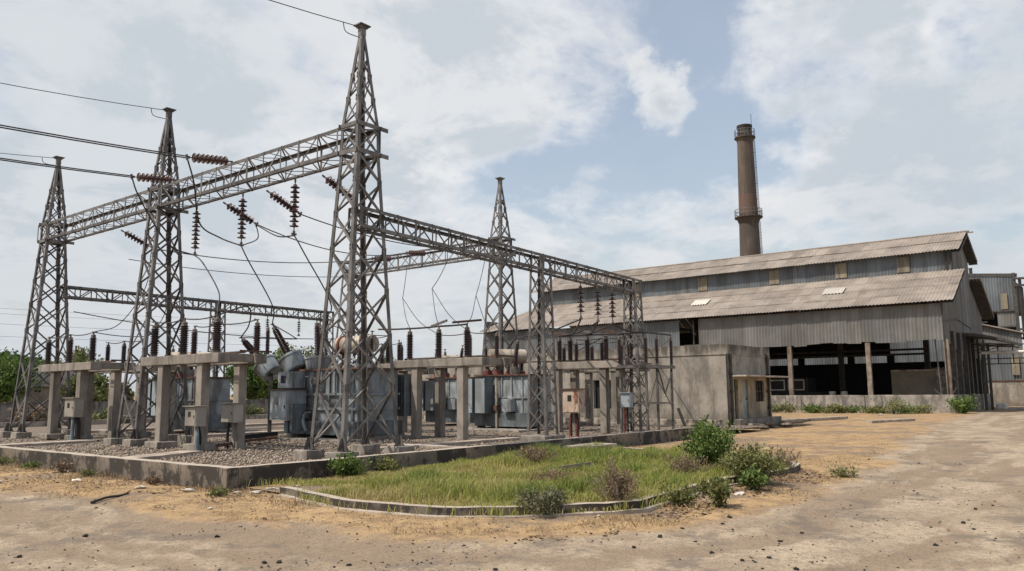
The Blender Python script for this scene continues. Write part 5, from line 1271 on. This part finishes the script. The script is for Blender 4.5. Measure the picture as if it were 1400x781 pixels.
TR = [(9.0, 38.5, 4.1, 2.6, 'leaf_tree', 'broad dark green tree at the far left edge beyond the wall'), (12.0, 42, 4.6, 2.9, 'leaf_tree', 'green tree seen through the far left tower beyond the wall'),
      (5.5, 38, 3.0, 2.4, 'leaf_tree', 'low bushy tree at the extreme left beyond the wall'), (14.0, 36.8, 3.0, 2.2, 'leaf_tree_pale', 'pale scrubby tree between the far left tower and the pale shed'),
      (19.5, 37.0, 3.6, 2.6, 'leaf_tree_pale', 'olive scrub tree right of the pale round roofed shed'), (24.5, 36.0, 4.6, 2.3, 'leaf_tree', 'bright green tree right of the left foreground frame, beyond the wall'),
      (27.2, 36.0, 5.0, 2.3, 'leaf_tree', 'green tree just left of the tilted bushings, beyond the wall'), (29.8, 36.5, 5.2, 2.4, 'leaf_tree_pale', 'pale green tree behind the tilted bushings'),
      (33.0, 40, 4.5, 2.5, 'leaf_tree_pale', 'pale tree behind the big transformer'), (60, 62, 6.5, 3, 'leaf_tree', 'small far tree top showing left of the factory hall end'),
      (17.0, 46, 5.6, 2.2, 'leaf_tree_pale', 'thin pale tree crown showing just left of the middle tower'), (2.5, 39, 4.2, 2.6, 'leaf_tree', 'tree mostly cut off by the left frame edge')]
for i, (x, y, h, r_, mt, lb) in enumerate(TR): tree(lb, x, y, h, r_, 100+i, mt, 13000 if i < 9 else 6000)
for i in range(9):
    tree('dry weedy shrub along the foot of the boundary wall, '+(ORD+['ninth'])[i]+' from the left', -2+i*3.4+random.random(), 32.3-random.random()*.5, .9+.7*random.random(), .8+.5*random.random(), 300+i, ('leaf_dry', 'leaf_tree_pale', 'leaf_olive')[i % 3], 900, .0, .09, 'shrubs at the boundary wall', 'shrub', 'shrub')
def bush(name, label, x, y, h, r, n, mat, size, seed, cat='bush', up=.6, stems=18, group=None, open_=False, z=0.):
    t = thing(name, label, cat, (x, y, z), 0, group); g = random.Random(seed); m = MB(); tips = []
    for k in range(stems):
        a = g.random()*2*PI; q = g.random()**.6; R_ = r*q; H_ = h*(1-.45*q*q)*g.uniform(.75, 1.0)
        pts = spline([(g.uniform(-.05, .05), g.uniform(-.05, .05), -.03), (R_*.4*math.cos(a), R_*.4*math.sin(a), H_*.5), (R_*math.cos(a), R_*math.sin(a), H_)], 4)
        m.tube(pts, [.012*(1-.8*i/(len(pts)-1))*max(.6, h) for i in range(len(pts))], 5); tips.append(pts)
        for b in range(3):
            p = pts[g.randrange(len(pts)//3, len(pts))]; e = p+Vector((g.uniform(-1, 1)*r*.35, g.uniform(-1, 1)*r*.35, g.uniform(.05, .3)*h)); m.tube([p, e], .004, 4); tips.append([p, p.lerp(e, .5), e])
    m.build('stems', 'bark' if mat != 'leaf_dry' else 'wood', t)
    G = np.random.default_rng(seed); P = []; n = int(n*1.7); size = size*.68
    for i in range(n):
        ps = tips[G.integers(len(tips))]; k = G.random()**.6*(len(ps)-1); i0 = int(k); i1 = min(i0+1, len(ps)-1)
        p = ps[i0].lerp(ps[i1], k-i0); s_ = r*.12 if not open_ else r*.05
        P.append((p.x+G.normal()*s_, p.y+G.normal()*s_, max(.01, p.z+G.normal()*s_)))
    P = np.array(P); ti = np.clip(.45+.25*rng.normal(size=n), 0, 1)
    leaves('foliage', P, size*(.55 if open_ else 1), ti, mat, t, up=up+(.5 if open_ else 0), long=4.5 if open_ else 1.9)
    return t
bush('leafy_bush', 'tallest bright green leafy bush standing at the right end of the grass bed', 7.3, -5.7, 1.0, .56, 7000, 'leaf_bright', .046, 1, stems=38)
bush('olive_bush', 'wide olive green bush leaning over the kerb, right of the tall green bush', 5.95, -7.2, .66, .55, 4200, 'leaf_olive', .036, 2, stems=40)
bush('olive_bush', 'small green clump low in front of the wide olive bush', 5.3, -7.5, .3, .28, 700, 'leaf_bright', .045, 21, stems=14)
bush('grey_bush', 'small grey green bush outside the front kerb, in the middle of the photo', .95, -6.25, .34, .36, 2300, 'leaf_grey', .034, 3, stems=26)
bush('dry_bush', 'dry feathery brown weed rising over the front kerb right of the grey green bush', 2.05, -6.75, .62, .42, 2000, 'leaf_dry', .026, 4, stems=46, open_=True)
bush('seedling', 'young plant with a single dark stem standing on the bare verge before the olive bush', 3.12, -7.85, .42, .26, 900, 'leaf_olive', .042, 5, stems=9)
bush('dry_bush', 'brownish dry clump in the middle of the grass bed', 6.2, -2.2, .42, .55, 1500, 'leaf_dry', .035, 6, stems=40, open_=True, z=.05)
bush('dry_bush', 'dry brown clump on the right of the grass bed beside the tall green bush', 5.6, -6.1, .45, .5, 1500, 'leaf_dry', .03, 7, stems=40, open_=True, z=.05)
bush('dry_bush', 'reddish dry weed behind the olive bush at the tip of the bed', 8.2, -6.9, .5, .42, 1000, 'leaf_dry', .03, 8, stems=36, open_=True)
bush('dry_bush', 'flattened straw coloured clump near the bare slab in the bed', 3.9, -4.3, .18, .55, 1600, 'leaf_dry', .03, 9, stems=30, open_=True, z=.05)
bush('weed_clump', 'bright green weed clump at the foot of the yard wall, left end of the bed', 2.5, -.35, .42, .38, 1500, 'leaf_bright', .045, 10, stems=24, z=.03)
bush('weed_clump', 'small weed clump at the yard wall foot right of the bright green one', 3.6, -.3, .3, .3, 800, 'leaf_olive', .04, 11, stems=16, z=.03)
bush('weed_clump', 'low green weed on the bare dirt right of the bed tip', 8.3, -8.1, .15, .38, 220, 'leaf_olive', .04, 12, stems=12)
bush('weed_clump', 'low weed sprouting below the kerb left of the seedling', 2.9, -7.35, .26, .3, 700, 'leaf_olive', .035, 13, stems=16)
for i in range(11):
    y = 11.0-i*1.15+random.uniform(-.5, .5); hgt = random.uniform(.2, .5) + (.5 if i in (8,) else 0)
    bush('wall_weed', 'green weeds at the foot of the low hall wall, '+(ORD+['ninth', 'tenth', 'eleventh', 'twelfth', 'thirteenth', 'fourteenth', 'fifteenth', 'sixteenth'])[i]+' clump from the left', 54.0-random.uniform(0, 1.6), y, hgt, 1.05*random.uniform(.6, 1.3), random.choice((350, 600, 1000)), ('leaf_bright', 'leaf_olive', 'leaf_olive')[i % 3], .1, 400+i, stems=18, group='weeds along the hall wall')
bush('wall_weed', 'large green weed beside the road at the hall corner', 53.6, -2.6, 1.1, 1.1, 1500, 'leaf_bright', .1, 431, stems=24)
for i, (x, y, h_, r_, mt) in enumerate(((-.25, 9.2, .22, .3, 'leaf_olive'), (-.3, 7.6, .16, .25, 'leaf_bright'), (-.22, 6.1, .28, .28, 'leaf_dry'), (-.3, 4.6, .14, .22, 'leaf_olive'), (-.2, 2.2, .12, .18, 'leaf_dry'), (-.6, -.7, .14, .25, 'leaf_olive'))):
    bush('verge_weed', 'sparse small weed at the outer foot of the yard wall, '+ORD[i]+' from the left', x, y, h_, r_, 260, mt, .035, 500+i, stems=14, group='weeds along the outer yard wall')
# ------------------------------------------------------------------ loose things on the ground
def chunk(name, label, cat, x, y, d, mat, seed, group=None, z=None, amp=.35):
    g = random.Random(seed); bm = bmesh.new()
    if 'slab' in name: bm.from_mesh(MB().box((0, 0, 0), d).build('tmp', mat, bevel=min(d)*.15).data); bpy.data.objects.remove(bpy.data.objects['tmp'])
    else:
        bmesh.ops.create_icosphere(bm, subdivisions=2, radius=.5)
        for v in bm.verts: v.co = Vector((v.co.x*d[0], v.co.y*d[1], v.co.z*d[2]))*(1+.55*mn.noise(v.co*2.2+Vector((seed*3.7, 0, 0))))
    o = bpy.data.objects.new(name, bpy.data.meshes.new(name)); col.objects.link(o); o.data.materials.append(M[mat])
    for v in bm.verts: v.co += Vector((g.uniform(-1, 1)*d[0], g.uniform(-1, 1)*d[1], g.uniform(-1, 1)*d[2]))*amp*.3
    bm.to_mesh(o.data); bm.free(); o.location = (x, y, (ground_z(x, y) if z is None else z)+d[2]*.4); o.rotation_euler = (g.uniform(-.2, .2), g.uniform(-.2, .2), g.random()*6)
    return tag(o, label, cat, group)
chunk('concrete_slab', 'flat bare concrete slab lying in the middle of the grass bed', 'slab', 5.45, -3.15, (1.5, .8, .1), 'slab', 1, z=.06, amp=.12)
o = rough(MB().box((0, 0, 0), (1.5, .8, .14)).build('manhole_slab', 'slab', loc=(11.0, -.5, .16), bevel=.02), .01, .3, 2); tag(o, 'raised concrete cover slab against the yard wall behind the grass', 'slab')
WS = [(-.85, 3.9, .32, 'whitish rubble piece by the left wall, largest of three'), (-.75, 1.55, .26, 'flat pale stone on dry grass by the left wall'), (-.55, .25, .3, 'pale crumbly lump near the yard wall corner'), (.45, -.75, .3, 'white broken curved piece at the left end of the bed'), (.95, -.75, .22, 'small white lump right of the curved piece'), (.05, -.85, .26, 'pale lump at the kerb end near the wall'), (-.15, -.55, .16, 'grey white stone against the wall beside the kerb'), (-1.45, -1.9, .14, 'small white chip on the dry verge'), (4.55, -7.55, .2, 'white scrap on the ground left of the olive bush foot'), (4.9, -7.2, .26, 'pale broken kerb lump by the olive bush'), (10.6, -2.2, .22, 'white scrap at the back kerb of the bed'), (-1.9, 4.9, .2, 'pale stone at the left edge of the verge'), (1.35, -6.9, .1, 'white chip below the grey green bush'), (49, 1.5, .5, 'pale rubble on the dirt before the hall weeds')]
for i, (x, y, s_, lb) in enumerate(WS): chunk('pale_stone', lb, 'stone', x, y, (s_*.85, s_*.5, s_*.24), 'white_stone', 50+i, amp=.12)
o = MB().tube(spline([(-2.2, .24, .03), (-1.8, .6, .04), (-1.45, .8, .03), (-1.15, 1.13, .05)], 4), [.022, .026, .02, .022, .019, .021, .018, .019, .015, .016, .012, .012, .008], 6).tube([(-1.5, .78, .03), (-1.38, .7, .05)], .01, 5).build('charred_stick', 'coal'); tag(o, 'long charred stick lying on the dirt at lower left', 'stick')
for (a, b), lb in ((((34.5, -1.6), (38.6, -2.7)), 'broken grey plank lying before the hall weeds at right'), (((33.5, 3.0), (41, 1.4)), 'long pale concrete strip lying before the hall weeds')):
    slab('ground_plank', lb, 'plank', a, b, .35, .0, .14)
me_c = []
for k in range(5):
    o = MB().box((0, 0, 0), (1, .75, .5)).build('coal_lump', 'coal', bevel=.16); bm = bmesh.new(); bm.from_mesh(o.data); g = random.Random(900+k)
    for v in bm.verts: v.co += Vector((g.uniform(-.12, .12), g.uniform(-.12, .12), g.uniform(-.1, .1)))
    bm.to_mesh(o.data); bm.free(); me_c.append(o.data); bpy.data.objects.remove(o)
g = random.Random(5); cnt = 0
while cnt < 290:
    r_ = 6.6+g.random()**1.6*16; a = R(g.uniform(-36, 36)); x = CAM.x+r_*math.cos(PI/2-YAW-a); y = CAM.y+r_*math.sin(PI/2-YAW-a)
    s_, _ = road_sd(np.array([x]), np.array([y]))
    if s_[0] < -1.2 or x > -.3 and y > -.3: continue
    if inpoly(np.array([x]), np.array([y]), BED)[0]: continue
    if fbm(np.array([x*.7]), np.array([y*.7]), 71)[0] < .40+.22*g.random(): continue
    o = bpy.data.objects.new('coal_lump', me_c[cnt % 5]); col.objects.link(o); sz = .016+.045*g.random()**3.2
    o.scale = (sz, sz, sz); o.location = (x, y, ground_z(x, y)+sz*.16); o.rotation_euler = (g.uniform(-.3, .3), g.uniform(-.3, .3), g.random()*6)
    tag(o, 'small black coal lump lying loose on the dusty dirt road', 'coal lump', 'coal lumps strewn over the dirt road'); cnt += 1
n = 14000
r_ = 6+rng.random(n)**1.5*30; a = np.radians(rng.uniform(-38, 38, n)); x = CAM.x+r_*np.cos(PI/2-YAW-a); y = CAM.y+r_*np.sin(PI/2-YAW-a)
sdv, _ = road_sd(x, y); k = (sdv > -3) & ~inpoly(x, y, BED) & ~((x > -.2) & (y > -.2)) & (fbm(x*.9, y*.9, 81) > .40+.2*rng.random(len(x))); x, y = x[k], y[k]; n = len(x); s_ = .006+.014*rng.random(n)**2
V = np.stack([x, y, gz(x, y)+s_*.2], 1)[:, None]+oc[None]*(.6+.8*rng.random((n, 6, 1)))*s_[:, None, None]
cloud_mesh('road_grit', V, np.array([(0, 2, 4), (2, 1, 4), (1, 3, 4), (3, 0, 4)]), np.clip(rng.random(n)**3, 0, 1), 'grit', kind='stuff')
